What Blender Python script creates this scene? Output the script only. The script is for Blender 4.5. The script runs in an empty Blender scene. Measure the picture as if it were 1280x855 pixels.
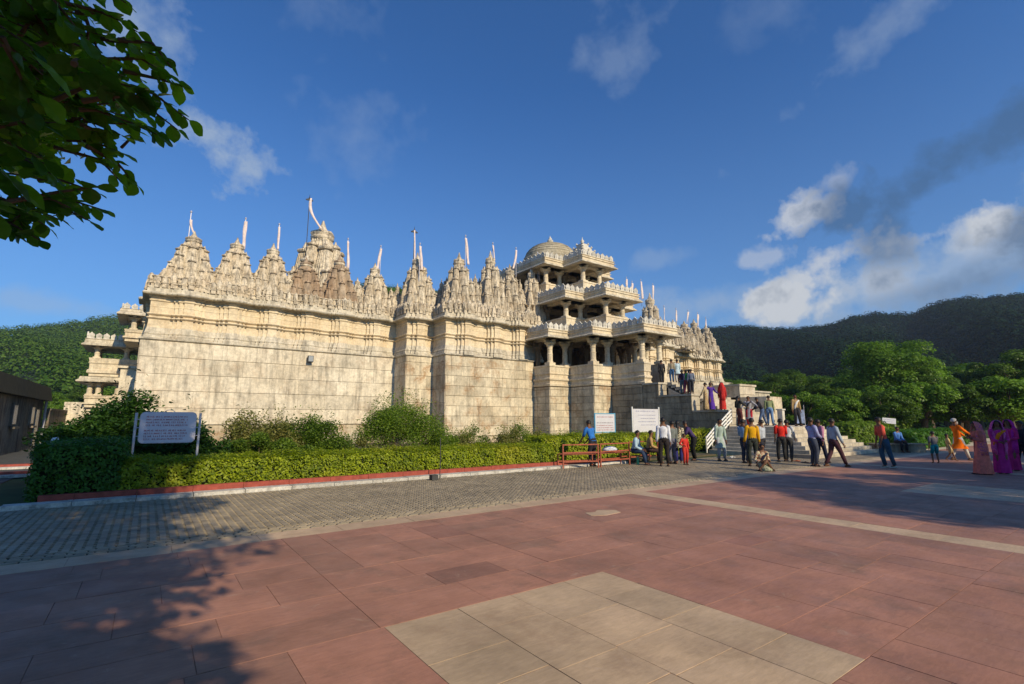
import bpy, math, random
import numpy as np
from mathutils import Vector, Matrix

random.seed(7)
RNG = np.random.default_rng(7)
SC = bpy.context.scene
COL = SC.collection
rad = math.radians

# ------------------------------------------------------------------ camera
F, PX, PY, H = 618.0, 640.0, 427.5, 1.62          # focal length in photo pixels, centre, eye height
TH = math.atan(97 / 618)                          # pitch up
PS = rad(53.95)                                   # heading measured from +X
cam_d = bpy.data.cameras.new('camera')
cam = bpy.data.objects.new('camera', cam_d)
COL.objects.link(cam)
cam_d.sensor_width = 36
cam_d.lens = 36 * F / 1280
cam_d.clip_start = 0.05
cam_d.clip_end = 3000
cam.location = (0, 0, H)
cam.rotation_euler = (rad(90) + TH, 0, PS - rad(90))
SC.camera = cam

# ------------------------------------------------------------------ light
SUN_EL, SUN_AZ = rad(29), rad(4)                  # azimuth from -Y towards +X
sdir = Vector((math.sin(SUN_AZ) * math.cos(SUN_EL), -math.cos(SUN_AZ) * math.cos(SUN_EL), math.sin(SUN_EL)))
sun_d = bpy.data.lights.new('sun', 'SUN')
sun_d.energy = 5.0
sun_d.angle = rad(0.6)
sun_d.color = (1.0, 0.83, 0.57)
sun = bpy.data.objects.new('sun', sun_d)
COL.objects.link(sun)
sun.location = (0, -20, 30)
sun.rotation_euler = (-sdir).to_track_quat('-Z', 'Y').to_euler()
SC.view_settings.view_transform = 'Standard'
SC.view_settings.look = 'None'
SC.view_settings.exposure = 0.05
SC.view_settings.gamma = 1.0
SC.cycles.max_bounces = 6
SC.cycles.diffuse_bounces = 3
SC.cycles.transparent_max_bounces = 6
SC.cycles.sample_clamp_indirect = 4


# ------------------------------------------------------------------ picture geometry -> world
def ray(px, py):
    x = px - PX; y = PY - py
    f = F * math.cos(TH) - y * math.sin(TH); u = F * math.sin(TH) + y * math.cos(TH)
    return (f * math.cos(PS) + x * math.sin(PS), f * math.sin(PS) - x * math.cos(PS), u, f)
def G(px, py, z=0.0):
    X, Y, U, f = ray(px, py); t = (z - H) / U
    return Vector((X * t, Y * t, z))
def onY(px, py, Yv):
    X, Y, U, f = ray(px, py); t = Yv / Y
    return Vector((X * t, Yv, H + U * t))
def onX(px, py, Xv):
    X, Y, U, f = ray(px, py); t = Xv / X
    return Vector((Xv, Y * t, H + U * t))
def atD(px, py, d):
    X, Y, U, f = ray(px, py); t = d / f
    return Vector((X * t, Y * t, H + U * t))


# ------------------------------------------------------------------ world: sky and clouds
world = bpy.data.worlds.new("World")
SC.world = world
world.use_nodes = True
nt = world.node_tree
nt.nodes.clear()
def wn(t, **k):
    n = nt.nodes.new(t)
    for a, b in k.items(): setattr(n, a, b)
    return n
def wm(op, a, b=None, c=None, clamp=False):
    n = wn('ShaderNodeMath', operation=op, use_clamp=clamp)
    for i, v in enumerate((a, b, c)):
        if v is None: continue
        if isinstance(v, (int, float)): n.inputs[i].default_value = v
        else: nt.links.new(v, n.inputs[i])
    return n.outputs[0]
sky = wn('ShaderNodeTexSky', sky_type='NISHITA')
sky.sun_disc = False
sky.sun_elevation = SUN_EL
sky.sun_rotation = rad(180) - SUN_AZ
sky.air_density = 1.0
sky.dust_density = 0.6
sky.ozone_density = 2.2
tc = wn('ShaderNodeTexCoord')
nz = wn('ShaderNodeTexNoise')
nz.inputs['Scale'].default_value = 8.5; nz.inputs['Detail'].default_value = 8; nz.inputs['Roughness'].default_value = 0.55
nt.links.new(tc.outputs['Generated'], nz.inputs['Vector'])
nz2 = wn('ShaderNodeTexNoise')
nz2.inputs['Scale'].default_value = 21; nz2.inputs['Detail'].default_value = 6; nz2.inputs['Roughness'].default_value = 0.6
nt.links.new(tc.outputs['Generated'], nz2.inputs['Vector'])
nsum = wm('ADD', wm('MULTIPLY_ADD', nz.outputs[0], 2.0, -1.0), wm('MULTIPLY_ADD', nz2.outputs[0], 1.3, -0.65))
def dotc(v):
    n = wn('ShaderNodeVectorMath', operation='DOT_PRODUCT')
    nt.links.new(tc.outputs['Generated'], n.inputs[0]); n.inputs[1].default_value = v
    return n.outputs['Value']
def blob(px, py, rx, ry, rot, k, gain, top):
    X, Y, U, f = ray(px, py)
    c = Vector((X, Y, U)); L = c.length; c.normalize()
    r = Vector((c.y, -c.x, 0)).normalized(); u = r.cross(c).normalized()
    a = rad(rot)
    r2 = r * math.cos(a) + u * math.sin(a); u2 = -r * math.sin(a) + u * math.cos(a)
    p = dotc(r2 * (L / rx)); q = dotc(u2 * (L / ry))
    rr = wm('SQRT', wm('ADD', wm('MULTIPLY', p, p), wm('MULTIPLY', q, q)))
    m = wm('SUBTRACT', 1.0, rr)
    m = wm('ADD', m, wm('MULTIPLY', nsum, k))
    m = wm('MULTIPLY', m, gain, clamp=True)
    m = wm('MULTIPLY', m, wm('GREATER_THAN', dotc(c), 0.0))
    return wm('MULTIPLY', m, top)
def maxof(l):
    o = l[0]
    for x in l[1:]: o = wm('MAXIMUM', o, x)
    return o
veil = maxof([blob(1190, 335, 300, 75, 8, 1.2, 1.6, .6), blob(262, 172, 88, 46, -14, 1.6, 1.6, .7), blob(185, 70, 95, 60, -50, 2.0, .9, .55),
              blob(445, 165, 70, 50, -30, 2.2, .6, .20), blob(778, 62, 60, 32, 45, 2.4, .7, .24), blob(1110, 30, 150, 28, 25, 2.2, .8, .28),
              blob(430, 15, 90, 35, -20, 2.0, .6, .2), blob(950, 15, 60, 35, -20, 2.0, .6, .16), blob(890, 378, 150, 24, 3, 1.8, 1.0, .45),
              blob(820, 325, 36, 12, 0, 1.8, .9, .26), blob(60, 380, 90, 14, 0, 1.8, .9, .35)])
white = maxof([blob(990, 372, 50, 28, 5, 2.0, 1.6, .82), blob(1012, 350, 34, 28, 20, 2.0, 1.4, .75), blob(1040, 322, 60, 30, 15, 2.0, 1.4, .66),
               blob(1005, 272, 42, 24, 15, 2.0, 1.5, .7), blob(1048, 226, 20, 16, 10, 2.6, .9, .35), blob(960, 324, 46, 16, 0, 2.4, 1.2, .4),
               blob(1243, 272, 36, 32, 20, 1.8, 1.6, .78), blob(1165, 292, 60, 24, 5, 2.0, 1.4, .56), blob(1100, 345, 60, 30, 0, 2.0, 1.1, .5),
               blob(1210, 305, 90, 24, 8, 2.2, .9, .4)])
dark = maxof([blob(1185, 208, 190, 40, 24, 1.6, 1.3, .66), blob(1058, 268, 64, 38, 25, 1.6, 1.5, .66), blob(1110, 300, 65, 60, 5, 1.6, 1.3, .6),
              blob(1290, 280, 45, 45, 30, 1.8, 1.3, .7), blob(1230, 352, 150, 34, 10, 1.4, 1.1, .5), blob(1270, 155, 80, 36, 20, 1.8, 1.1, .5)])
def rgbmix(f, a, b, bt='MIX'):
    n = wn('ShaderNodeMix', data_type='RGBA', blend_type=bt)
    if isinstance(f, float): n.inputs[0].default_value = f
    else: nt.links.new(f, n.inputs[0])
    for i, v in ((6, a), (7, b)):
        if isinstance(v, tuple): n.inputs[i].default_value = v
        else: nt.links.new(v, n.inputs[i])
    return n.outputs[2]
SKY_TINT = (0.46, 0.97, 1.56, 1)
K = 10.0   # radiance of the clouds before the background strength
c0 = rgbmix(1.0, sky.outputs[0], SKY_TINT, 'MULTIPLY')
low = wm('MULTIPLY', wm('POWER', wm('SUBTRACT', 1.0, wm('MULTIPLY', wm('ABSOLUTE', dotc((0, 0, 1))), 1.7), clamp=True), 1.3), .55)
c0 = rgbmix(low, c0, (0.23 * K, 0.38 * K, 0.60 * K, 1))   # paler air near the horizon
c1 = rgbmix(veil, c0, (0.42 * K, 0.52 * K, 0.66 * K, 1))
c2 = rgbmix(white, c1, (0.72 * K, 0.73 * K, 0.74 * K, 1))
c3 = rgbmix(dark, c2, (0.06 * K, 0.135 * K, 0.27 * K, 1))
bgn = wn('ShaderNodeBackground'); bgn.inputs[1].default_value = 0.088
wo = wn('ShaderNodeOutputWorld')
nt.links.new(c3, bgn.inputs[0]); nt.links.new(bgn.outputs[0], wo.inputs[0])


# ------------------------------------------------------------------ materials
MATS = {}
def mat_nodes(name):
    m = bpy.data.materials.new(name); m.use_nodes = True
    t = m.node_tree; b = t.nodes['Principled BSDF']
    MATS[name] = m
    return m, t, b
class NT:
    def __init__(s, t): s.t = t
    def n(s, ty, **k):
        n = s.t.nodes.new(ty)
        for a, b in k.items(): setattr(n, a, b)
        return n
    def l(s, a, b): s.t.links.new(a, b)
    def noise(s, vec, scale, det=5, rough=.55, dist=0):
        n = s.n('ShaderNodeTexNoise'); n.inputs['Scale'].default_value = scale; n.inputs['Detail'].default_value = det
        n.inputs['Roughness'].default_value = rough; n.inputs['Distortion'].default_value = dist
        if vec: s.l(vec, n.inputs['Vector'])
        return n.outputs[0]
    def ramp(s, f, stops):
        n = s.n('ShaderNodeValToRGB'); e = n.color_ramp.elements
        while len(e) < len(stops): e.new(.5)
        for i, (p, c) in enumerate(stops):
            e[i].position = p; e[i].color = (c, c, c, 1) if isinstance(c, (int, float)) else (*c, 1)
        s.l(f, n.inputs[0]); return n.outputs[0]
    def mix(s, f, a, b, bt='MIX'):
        n = s.n('ShaderNodeMix', data_type='RGBA', blend_type=bt)
        if isinstance(f, (int, float)): n.inputs[0].default_value = f
        else: s.l(f, n.inputs[0])
        for i, v in ((6, a), (7, b)):
            if isinstance(v, tuple): n.inputs[i].default_value = (*v, 1) if len(v) == 3 else v
            else: s.l(v, n.inputs[i])
        return n.outputs[2]
    def math(s, op, a, b=None, clamp=False):
        n = s.n('ShaderNodeMath', operation=op, use_clamp=clamp)
        for i, v in enumerate((a, b)):
            if v is None: continue
            if isinstance(v, (int, float)): n.inputs[i].default_value = v
            else: s.l(v, n.inputs[i])
        return n.outputs[0]
    def mapping(s, vec, sc):
        n = s.n('ShaderNodeMapping'); n.inputs['Scale'].default_value = sc; s.l(vec, n.inputs['Vector']); return n.outputs[0]
    def bump(s, h, strength, dist, b):
        n = s.n('ShaderNodeBump'); n.inputs['Strength'].default_value = strength; n.inputs['Distance'].default_value = dist
        s.l(h, n.inputs['Height']); s.l(n.outputs[0], b.inputs['Normal'])

def stone(name, base, alt, stain=(.05, .045, .038), stain_amt=.5, streak=.5, ochre=.3, vary=.3, bumpk=.5, scale=1.0, ochre_col=(.36, .2, .09), th=0.):
    m, t, b = mat_nodes(name); N = NT(t)
    pos = N.n('ShaderNodeNewGeometry').outputs['Position']
    oi = N.n('ShaderNodeObjectInfo').outputs['Random']
    c = N.mix(N.ramp(N.noise(pos, .55 * scale, 6), [(.35, 0.), (.68, 1.)]), base, alt)
    c = N.mix(N.ramp(N.noise(pos, 5 * scale, 6, .65), [(.3, .78), (.7, 1.12)]), (0, 0, 0), c) if False else N.mix(.55, c, N.mix(1.0, c, N.ramp(N.noise(pos, 6 * scale, 7, .68), [(.28, .55), (.72, 1.35)]), 'MULTIPLY'))
    # each block its own shade
    c = N.mix(1.0, c, N.ramp(oi, [(0., 1 - vary), (.35, 1 - vary * .35), (.8, 1.0), (1., 1 + vary * .25)]), 'MULTIPLY')
    och = N.math('MULTIPLY', N.ramp(N.noise(pos, .8 * scale, 5, .6, .6), [(.5, 0.), (.64, 1.)]), N.ramp(N.noise(pos, 7 * scale, 4), [(.35, .2), (.62, 1.)]))
    c = N.mix(N.math('MULTIPLY', och, ochre), c, ochre_col)
    st = N.ramp(N.noise(N.mapping(pos, (2.2 * scale, 2.2 * scale, .28 * scale)), 1.6, 7, .68), [(.47 - th, 0.), (.66 - th, 1.)])
    pa = N.ramp(N.noise(pos, 1.7 * scale, 8, .7), [(.5 - th, 0.), (.7 - th, 1.)])
    c = N.mix(N.math('MULTIPLY', st, streak), c, stain)
    c = N.mix(N.math('MULTIPLY', pa, stain_amt), c, stain)
    sp = N.ramp(N.noise(N.mapping(pos, (4, 4, 1.2)), 3.5 * scale, 8, .8), [(.56, 0.), (.68, .55)])
    c = N.mix(N.math('MULTIPLY', sp, min(1., stain_amt + .25)), c, stain)
    t.links.new(c, b.inputs['Base Color'])
    b.inputs['Roughness'].default_value = .92
    b.inputs['Specular IOR Level'].default_value = .2
    N.bump(N.noise(pos, 14 * scale, 8, .7), bumpk, .02, b)
    return m
def plain(name, col, rough=.7, metal=0., nscale=8, var=.25, bumpk=.0, spec=.3):
    m, t, b = mat_nodes(name); N = NT(t)
    pos = N.n('ShaderNodeNewGeometry').outputs['Position']
    n = N.noise(pos, nscale, 6, .62)
    c = N.mix(1.0, tuple(col), N.ramp(n, [(.3, 1 - var), (.7, 1 + var * .5)]), 'MULTIPLY')
    t.links.new(c, b.inputs['Base Color'])
    b.inputs['Roughness'].default_value = rough; b.inputs['Metallic'].default_value = metal
    b.inputs['Specular IOR Level'].default_value = spec
    if bumpk: N.bump(n, bumpk, .02, b)
    return m
def leafmat(name, dark, lite, trans=.35, rough=.5, patch=.4, yellow=None, spec=.25):
    m, t, b = mat_nodes(name); N = NT(t)
    at = N.n('ShaderNodeAttribute', attribute_name='rnd').outputs['Fac']
    oi = N.n('ShaderNodeObjectInfo').outputs['Random']
    pos = N.n('ShaderNodeNewGeometry').outputs['Position']
    f = N.math('ADD', N.math('MULTIPLY', at, .7), N.math('MULTIPLY', N.math('SUBTRACT', N.noise(pos, patch, 4), .5), 1.2))
    f = N.math('ADD', f, N.math('MULTIPLY', oi, .25), clamp=True)
    c = N.mix(f, dark, lite)
    if yellow: c = N.mix(N.ramp(N.noise(pos, .7, 4), [(.5, 0.), (.66, .8)]), c, yellow)
    t.links.new(c, b.inputs['Base Color'])
    b.inputs['Roughness'].default_value = rough; b.inputs['Specular IOR Level'].default_value = spec
    tr = N.n('ShaderNodeBsdfTranslucent'); N.l(N.mix(1.0, c, (1.5, 1.7, .7), 'MULTIPLY'), tr.inputs[0])
    ms = N.n('ShaderNodeMixShader'); ms.inputs[0].default_value = trans
    N.l(b.outputs[0], ms.inputs[1]); N.l(tr.outputs[0], ms.inputs[2])
    N.l(ms.outputs[0], t.nodes['Material Output'].inputs[0])
    return m

M_LOW = stone('pale_wall_stone', (.64, .56, .42), (.74, .67, .53), stain_amt=.4, streak=.5, ochre=.3, vary=.16)
M_OLD = stone('weathered_wall_stone', (.60, .51, .36), (.72, .64, .48), stain_amt=.36, streak=.42, ochre=.8, vary=.24)
M_UP = stone('honey_moulded_stone', (.64, .52, .34), (.72, .62, .45), stain_amt=.25, streak=.16, ochre=.3, vary=.0, ochre_col=(.5, .3, .13))
M_GREY = stone('grey_lichen_stone', (.56, .50, .38), (.66, .60, .48), stain_amt=.55, streak=.5, ochre=.2, vary=.12)
M_SPIRE = stone('carved_spire_stone', (.60, .50, .36), (.74, .66, .52), stain_amt=.75, streak=.7, ochre=.25, vary=.12, scale=2.2, th=.012)
M_SPIREB = stone('brown_spire_stone', (.34, .24, .16), (.50, .40, .29), stain_amt=.7, streak=.6, ochre=.4, vary=.1, scale=1.4)
M_PORCH = stone('porch_marble', (.66, .56, .40), (.74, .66, .50), stain_amt=.2, streak=.3, ochre=.3, vary=.1)
M_MERL = stone('bleached_merlon_stone', (.60, .57, .50), (.68, .65, .57), stain_amt=.35, streak=.35, ochre=.05, vary=.15)
M_DOME = stone('grey_dome_stone', (.40, .35, .25), (.50, .45, .34), stain_amt=.6, streak=.4, ochre=.1, vary=.0)
M_STAIRW = stone('dark_stained_stair_stone', (.36, .30, .21), (.46, .40, .29), stain_amt=.5, streak=.55, ochre=.35, vary=.3, ochre_col=(.3, .2, .1))
M_STEP = stone('pale_step_stone', (.48, .43, .33), (.58, .52, .42), stain_amt=.35, streak=.15, ochre=.2, vary=.2)
M_SHED = stone('dirty_shed_plaster', (.17, .15, .12), (.27, .24, .19), stain_amt=.7, streak=.9, ochre=.3, vary=.0)
M_REDS = None
def slabmat(name, a, b_, stain_c):
    m, t, b = mat_nodes(name); N = NT(t)
    pos = N.n('ShaderNodeNewGeometry').outputs['Position']
    oi = N.n('ShaderNodeObjectInfo').outputs['Random']
    at = N.n('ShaderNodeAttribute', attribute_name='rnd').outputs['Fac']
    r = N.math('FRACT', N.math('ADD', oi, at))
    c = N.mix(N.ramp(r, [(0., 0.), (.6, .45), (1., 1.)]), a, b_)
    c = N.mix(.8, c, N.mix(1.0, c, N.ramp(N.noise(pos, 1.1, 7, .62), [(.3, .68), (.7, 1.25)]), 'MULTIPLY'))
    c = N.mix(.5, c, N.mix(1.0, c, N.ramp(N.noise(N.mapping(pos, (3, 14, 3)), 2.2, 6, .7, .8), [(.3, .7), (.7, 1.25)]), 'MULTIPLY'))
    c = N.mix(N.math('MULTIPLY', N.ramp(N.noise(pos, 1.3, 9, .76), [(.52, 0.), (.72, 1.)]), .75), c, stain_c)
    c = N.mix(N.ramp(N.noise(pos, 34, 4, .8), [(.62, 0.), (.72, .55)]), c, stain_c)
    c = N.mix(N.ramp(N.noise(pos, 2.6, 8, .8, 1.2), [(.60, 0.), (.68, .35)]), c, (.50, .38, .30))
    t.links.new(c, b.inputs['Base Color'])
    N.l(N.ramp(N.noise(pos, 3, 6), [(.3, .5), (.7, .8)]), b.inputs['Roughness'])
    b.inputs['Specular IOR Level'].default_value = .3
    N.bump(N.noise(pos, 22, 8, .7), .35, .006, b)
    return m
M_SLAB = slabmat('red_sandstone', (.385, .188, .130), (.30, .158, .112), (.17, .11, .08))
M_SLABD = slabmat('dark_red_sandstone', (.31, .15, .108), (.25, .13, .095), (.15, .09, .07))
M_BUFF = slabmat('buff_sandstone', (.52, .375, .245), (.44, .325, .215), (.30, .20, .13))
M_PAVER = slabmat('grey_buff_paver', (.34, .28, .19), (.24, .20, .14), (.15, .13, .10))
M_MORTAR = plain('pale_mortar', (.27, .14, .10), .95, nscale=1.3, var=.75)
M_PBASE = plain('paver_joint_soil', (.055, .046, .032), .95, nscale=6, var=.4)
M_ASPH = plain('asphalt', (.075, .08, .08), .9, nscale=3, var=.4, bumpk=.3)
M_GRASS = plain('grass_ground', (.045, .075, .02), .95, nscale=1.5, var=.5)
M_SOIL = plain('garden_soil', (.10, .085, .05), .95, nscale=3, var=.4)
M_KERBR = plain('red_kerb_paint', (.30, .065, .045), .75, nscale=7, var=.35, bumpk=.2)
M_KERBW = stone('whitewashed_kerb', (.50, .48, .43), (.62, .6, .55), stain_amt=.8, streak=.1, ochre=.1, vary=.2, scale=2.5)
M_BARK = plain('bark', (.10, .075, .05), .9, nscale=12, var=.5, bumpk=.6)
M_STEEL = plain('painted_steel_grey', (.48, .48, .54), .45, .2, var=.1)
M_WHITE = plain('white_paint', (.75, .75, .72), .55, var=.12)
M_BLUEP = plain('blue_paint', (.10, .32, .50), .5, var=.1)
M_BOARD = plain('board_face', (.60, .58, .66), .5, nscale=3, var=.1)
M_BOARDW = plain('white_board_face', (.56, .56, .60), .5, nscale=3, var=.08)
M_TXT = plain('sign_red_lettering', (.34, .03, .05), .6, var=.1)
M_TXTD = plain('sign_dark_lettering', (.16, .12, .16), .6, var=.1)
M_TXTB = plain('sign_blue_lettering', (.25, .27, .45), .6, var=.1)
M_REDM = plain('rusty_red_metal', (.34, .09, .05), .6, nscale=20, var=.5)
M_DARKM = plain('dark_metal', (.05, .05, .05), .6, var=.3)
M_GLASS = plain('dusty_window_glass', (.30, .32, .33), .25, var=.2, spec=.6)
M_ROOFT = plain('mossy_tarred_roof', (.035, .035, .022), .9, nscale=3, var=.5, bumpk=.4)
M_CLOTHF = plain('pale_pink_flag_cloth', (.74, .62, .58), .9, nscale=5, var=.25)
M_DARKIN = plain('porch_stone_shade_in_colour', (.17, .12, .07), .9, nscale=3, var=.3)  # porch stone darkened: the shade of the interior is painted in
L_HEDGE = leafmat('golden_hedge_leaves', (.07, .12, .008), (.40, .46, .02), .4, patch=1.6, yellow=(.38, .38, .03))
L_DHEDGE = leafmat('dark_hedge_leaves', (.03, .085, .01), (.10, .23, .025), .3, patch=1.6)
L_BUSH = leafmat('shrub_leaves', (.05, .10, .012), (.23, .33, .04), .4, patch=1.2)
L_DBUSH = leafmat('dark_shrub_leaves', (.018, .05, .008), (.065, .15, .02), .3, patch=1.2)
L_DRY = leafmat('reddish_shrub_leaves', (.10, .13, .03), (.30, .27, .08), .3, patch=1.2)
L_TREE = leafmat('broadleaf_tree_leaves', (.02, .055, .006), (.12, .20, .02), .35, patch=.35)
L_TREE2 = leafmat('bright_tree_leaves', (.03, .085, .008), (.17, .29, .025), .35, patch=.35)
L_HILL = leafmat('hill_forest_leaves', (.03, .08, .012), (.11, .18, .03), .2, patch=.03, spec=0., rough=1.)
L_HILLD = leafmat('hill_leaves_shade_in_colour', (.007, .020, .010), (.018, .040, .017), .05, patch=.02, spec=0., rough=1.)  # cloud shadow over the right hill put into the leaf colour
L_BIG = leafmat('large_tree_leaves', (.03, .095, .01), (.19, .37, .02), .5, rough=.4, patch=.9)
SKIN = plain('brown_skin', (.16, .075, .04), .55, var=.15)
HAIRM = plain('black_hair', (.012, .010, .010), .5, var=.2)
HAIRG = plain('grey_hair', (.45, .43, .40), .7, var=.2)
EYEW = plain('eye', (.05, .04, .035), .3, var=.1)
CLOTHS = {}
def cloth(col, pat=None):
    k = (tuple(col), tuple(pat) if pat else None)
    if k in CLOTHS: return CLOTHS[k]
    m, t, b = mat_nodes('cloth'); N = NT(t)
    pos = N.n('ShaderNodeNewGeometry').outputs['Position']
    c = N.mix(1.0, tuple(col), N.ramp(N.noise(pos, 9, 4), [(.3, .75), (.7, 1.15)]), 'MULTIPLY')
    if pat: c = N.mix(N.ramp(N.noise(pos, 26, 2, .4), [(.54, 0.), (.57, 1.)]), c, tuple(pat))
    t.links.new(c, b.inputs['Base Color']); b.inputs['Roughness'].default_value = .85
    b.inputs['Specular IOR Level'].default_value = .15
    CLOTHS[k] = m
    return m


# ------------------------------------------------------------------ mesh helpers
class MB:
    def __init__(s): s.v = []; s.f = []; s.m = []; s.r = []
    def add(s, vs, fs, mi=0, r=None):
        o = len(s.v); s.v += [tuple(p) for p in vs]; s.f += [tuple(i + o for i in f) for f in fs]; s.m += [mi] * len(fs)
        s.r += [random.random() if r is None else r] * len(fs)
    def box(s, a, b, mi=0, r=None):
        x0, y0, z0 = a; x1, y1, z1 = b
        s.add([(x0, y0, z0), (x1, y0, z0), (x1, y1, z0), (x0, y1, z0), (x0, y0, z1), (x1, y0, z1), (x1, y1, z1), (x0, y1, z1)],
              [(0, 3, 2, 1), (4, 5, 6, 7), (0, 1, 5, 4), (1, 2, 6, 5), (2, 3, 7, 6), (3, 0, 4, 7)], mi, r)
    def tube(s, pts, rr, n=8, mi=0, cap=True, flat=None, right=None):
        """rings round a path; flat = list of y/x ratios (ellipse), right = vector along the wide axis"""
        pts = [Vector(p) for p in pts]; k = len(pts)
        if isinstance(rr, (int, float)): rr = [rr] * k
        vs = []
        ref = None
        for i, p in enumerate(pts):
            d = (pts[min(i + 1, k - 1)] - pts[max(i - 1, 0)])
            d = d.normalized() if d.length > 1e-9 else Vector((0, 0, 1))
            if right is not None: a = Vector(right)
            elif ref is not None: a = ref
            else: a = Vector((1, 0, 0)) if abs(d.x) < .8 else Vector((0, 1, 0))
            a = (a - d * a.dot(d)).normalized(); ref = a
            b = d.cross(a)
            fl = flat[i] if flat else 1.0
            for j in range(n):
                t = 2 * math.pi * j / n
                vs.append(p + a * (math.cos(t) * rr[i]) + b * (math.sin(t) * rr[i] * fl))
        fs = [(i * n + j, i * n + (j + 1) % n, (i + 1) * n + (j + 1) % n, (i + 1) * n + j) for i in range(k - 1) for j in range(n)]
        if cap: fs += [tuple(range(n - 1, -1, -1)), tuple(range((k - 1) * n, k * n))]
        s.add(vs, fs, mi)
    def lathe(s, c, prof, n=16, mi=0, lob=None, ph=0.):
        vs = []
        for (r, z) in prof:
            for j in range(n):
                t = 2 * math.pi * (j + ph) / n
                q = r * (1 + (lob if (lob and j % 2) else 0))
                vs.append((c[0] + q * math.cos(t), c[1] + q * math.sin(t), c[2] + z))
        k = len(prof)
        fs = [(i * n + j, i * n + (j + 1) % n, (i + 1) * n + (j + 1) % n, (i + 1) * n + j) for i in range(k - 1) for j in range(n)]
        fs += [tuple(range(n - 1, -1, -1)), tuple(range((k - 1) * n, k * n))]
        s.add(vs, fs, mi)
    def sweep(s, path, prof, mi=0, closed=False, endcap=False):
        """profile [(out, z)] pushed along a plan line; out is to the right of the direction of travel"""
        n = len(path); P = [Vector((p[0], p[1])) for p in path]; vs = []
        for i in range(n):
            a = P[i] - P[i - 1] if (i > 0 or closed) else P[1] - P[0]
            b = P[(i + 1) % n] - P[i] if (i < n - 1 or closed) else P[i] - P[i - 1]
            a = a.normalized(); b = b.normalized()
            n1 = Vector((a.y, -a.x)); n2 = Vector((b.y, -b.x))
            mm = (n1 + n2) / max(.3, 1 + n1.dot(n2))
            for (o, z) in prof: vs.append((P[i].x + mm.x * o, P[i].y + mm.y * o, z))
        k = len(prof)
        rng = range(n) if closed else range(n - 1)
        fs = [(i * k + j, ((i + 1) % n) * k + j, ((i + 1) % n) * k + j + 1, i * k + j + 1) for i in rng for j in range(k - 1)]
        if endcap and not closed: fs += [tuple(range(k - 1, -1, -1)), tuple(range((n - 1) * k, n * k))]
        s.add(vs, fs, mi)
    def poly(s, pts, z0, z1, mi=0):
        n = len(pts)
        a = 0
        for i in range(n):
            a += pts[i][0] * pts[(i + 1) % n][1] - pts[(i + 1) % n][0] * pts[i][1]
        if a < 0: pts = pts[::-1]
        vs = [(p[0], p[1], z0) for p in pts] + [(p[0], p[1], z1) for p in pts]
        s.add(vs, [tuple(range(n - 1, -1, -1)), tuple(range(n, 2 * n))] + [(i, (i + 1) % n, n + (i + 1) % n, n + i) for i in range(n)], mi)
    def mesh(s, name, mats, smooth=False, rnd=False):
        me = bpy.data.meshes.new(name); me.from_pydata(s.v, [], s.f)
        for m in (mats if isinstance(mats, (list, tuple)) else [mats]): me.materials.append(m)
        if any(s.m): me.polygons.foreach_set('material_index', s.m)
        if smooth: me.polygons.foreach_set('use_smooth', [True] * len(s.f))
        if rnd:
            at = me.attributes.new('rnd', 'FLOAT', 'FACE'); at.data.foreach_set('value', s.r)
        me.update(); return me
def ob(name, me, parent=None, kind=None, loc=None, **props):
    o = bpy.data.objects.new(name, me); COL.objects.link(o)
    if parent is not None: o.parent = parent
    if kind: o['kind'] = kind
    if loc is not None: o.location = loc
    for k, v in props.items(): o[k] = v
    return o
def obj(name, mb, mats, parent=None, kind=None, smooth=False, rnd=False, **props):
    return ob(name, mb.mesh(name, mats, smooth, rnd), parent, kind, **props)
def thing(name, label, cat, loc=(0, 0, 0), rz=0.0, group=None):
    o = bpy.data.objects.new(name, None); COL.objects.link(o); o.location = loc; o.rotation_euler = (0, 0, rz)
    o.empty_display_size = .3
    o['label'] = label; o['category'] = cat
    if group: o['group'] = group
    return o
def tag(o, label, cat, group=None):
    o['label'] = label; o['category'] = cat
    if group: o['group'] = group
    return o

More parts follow.
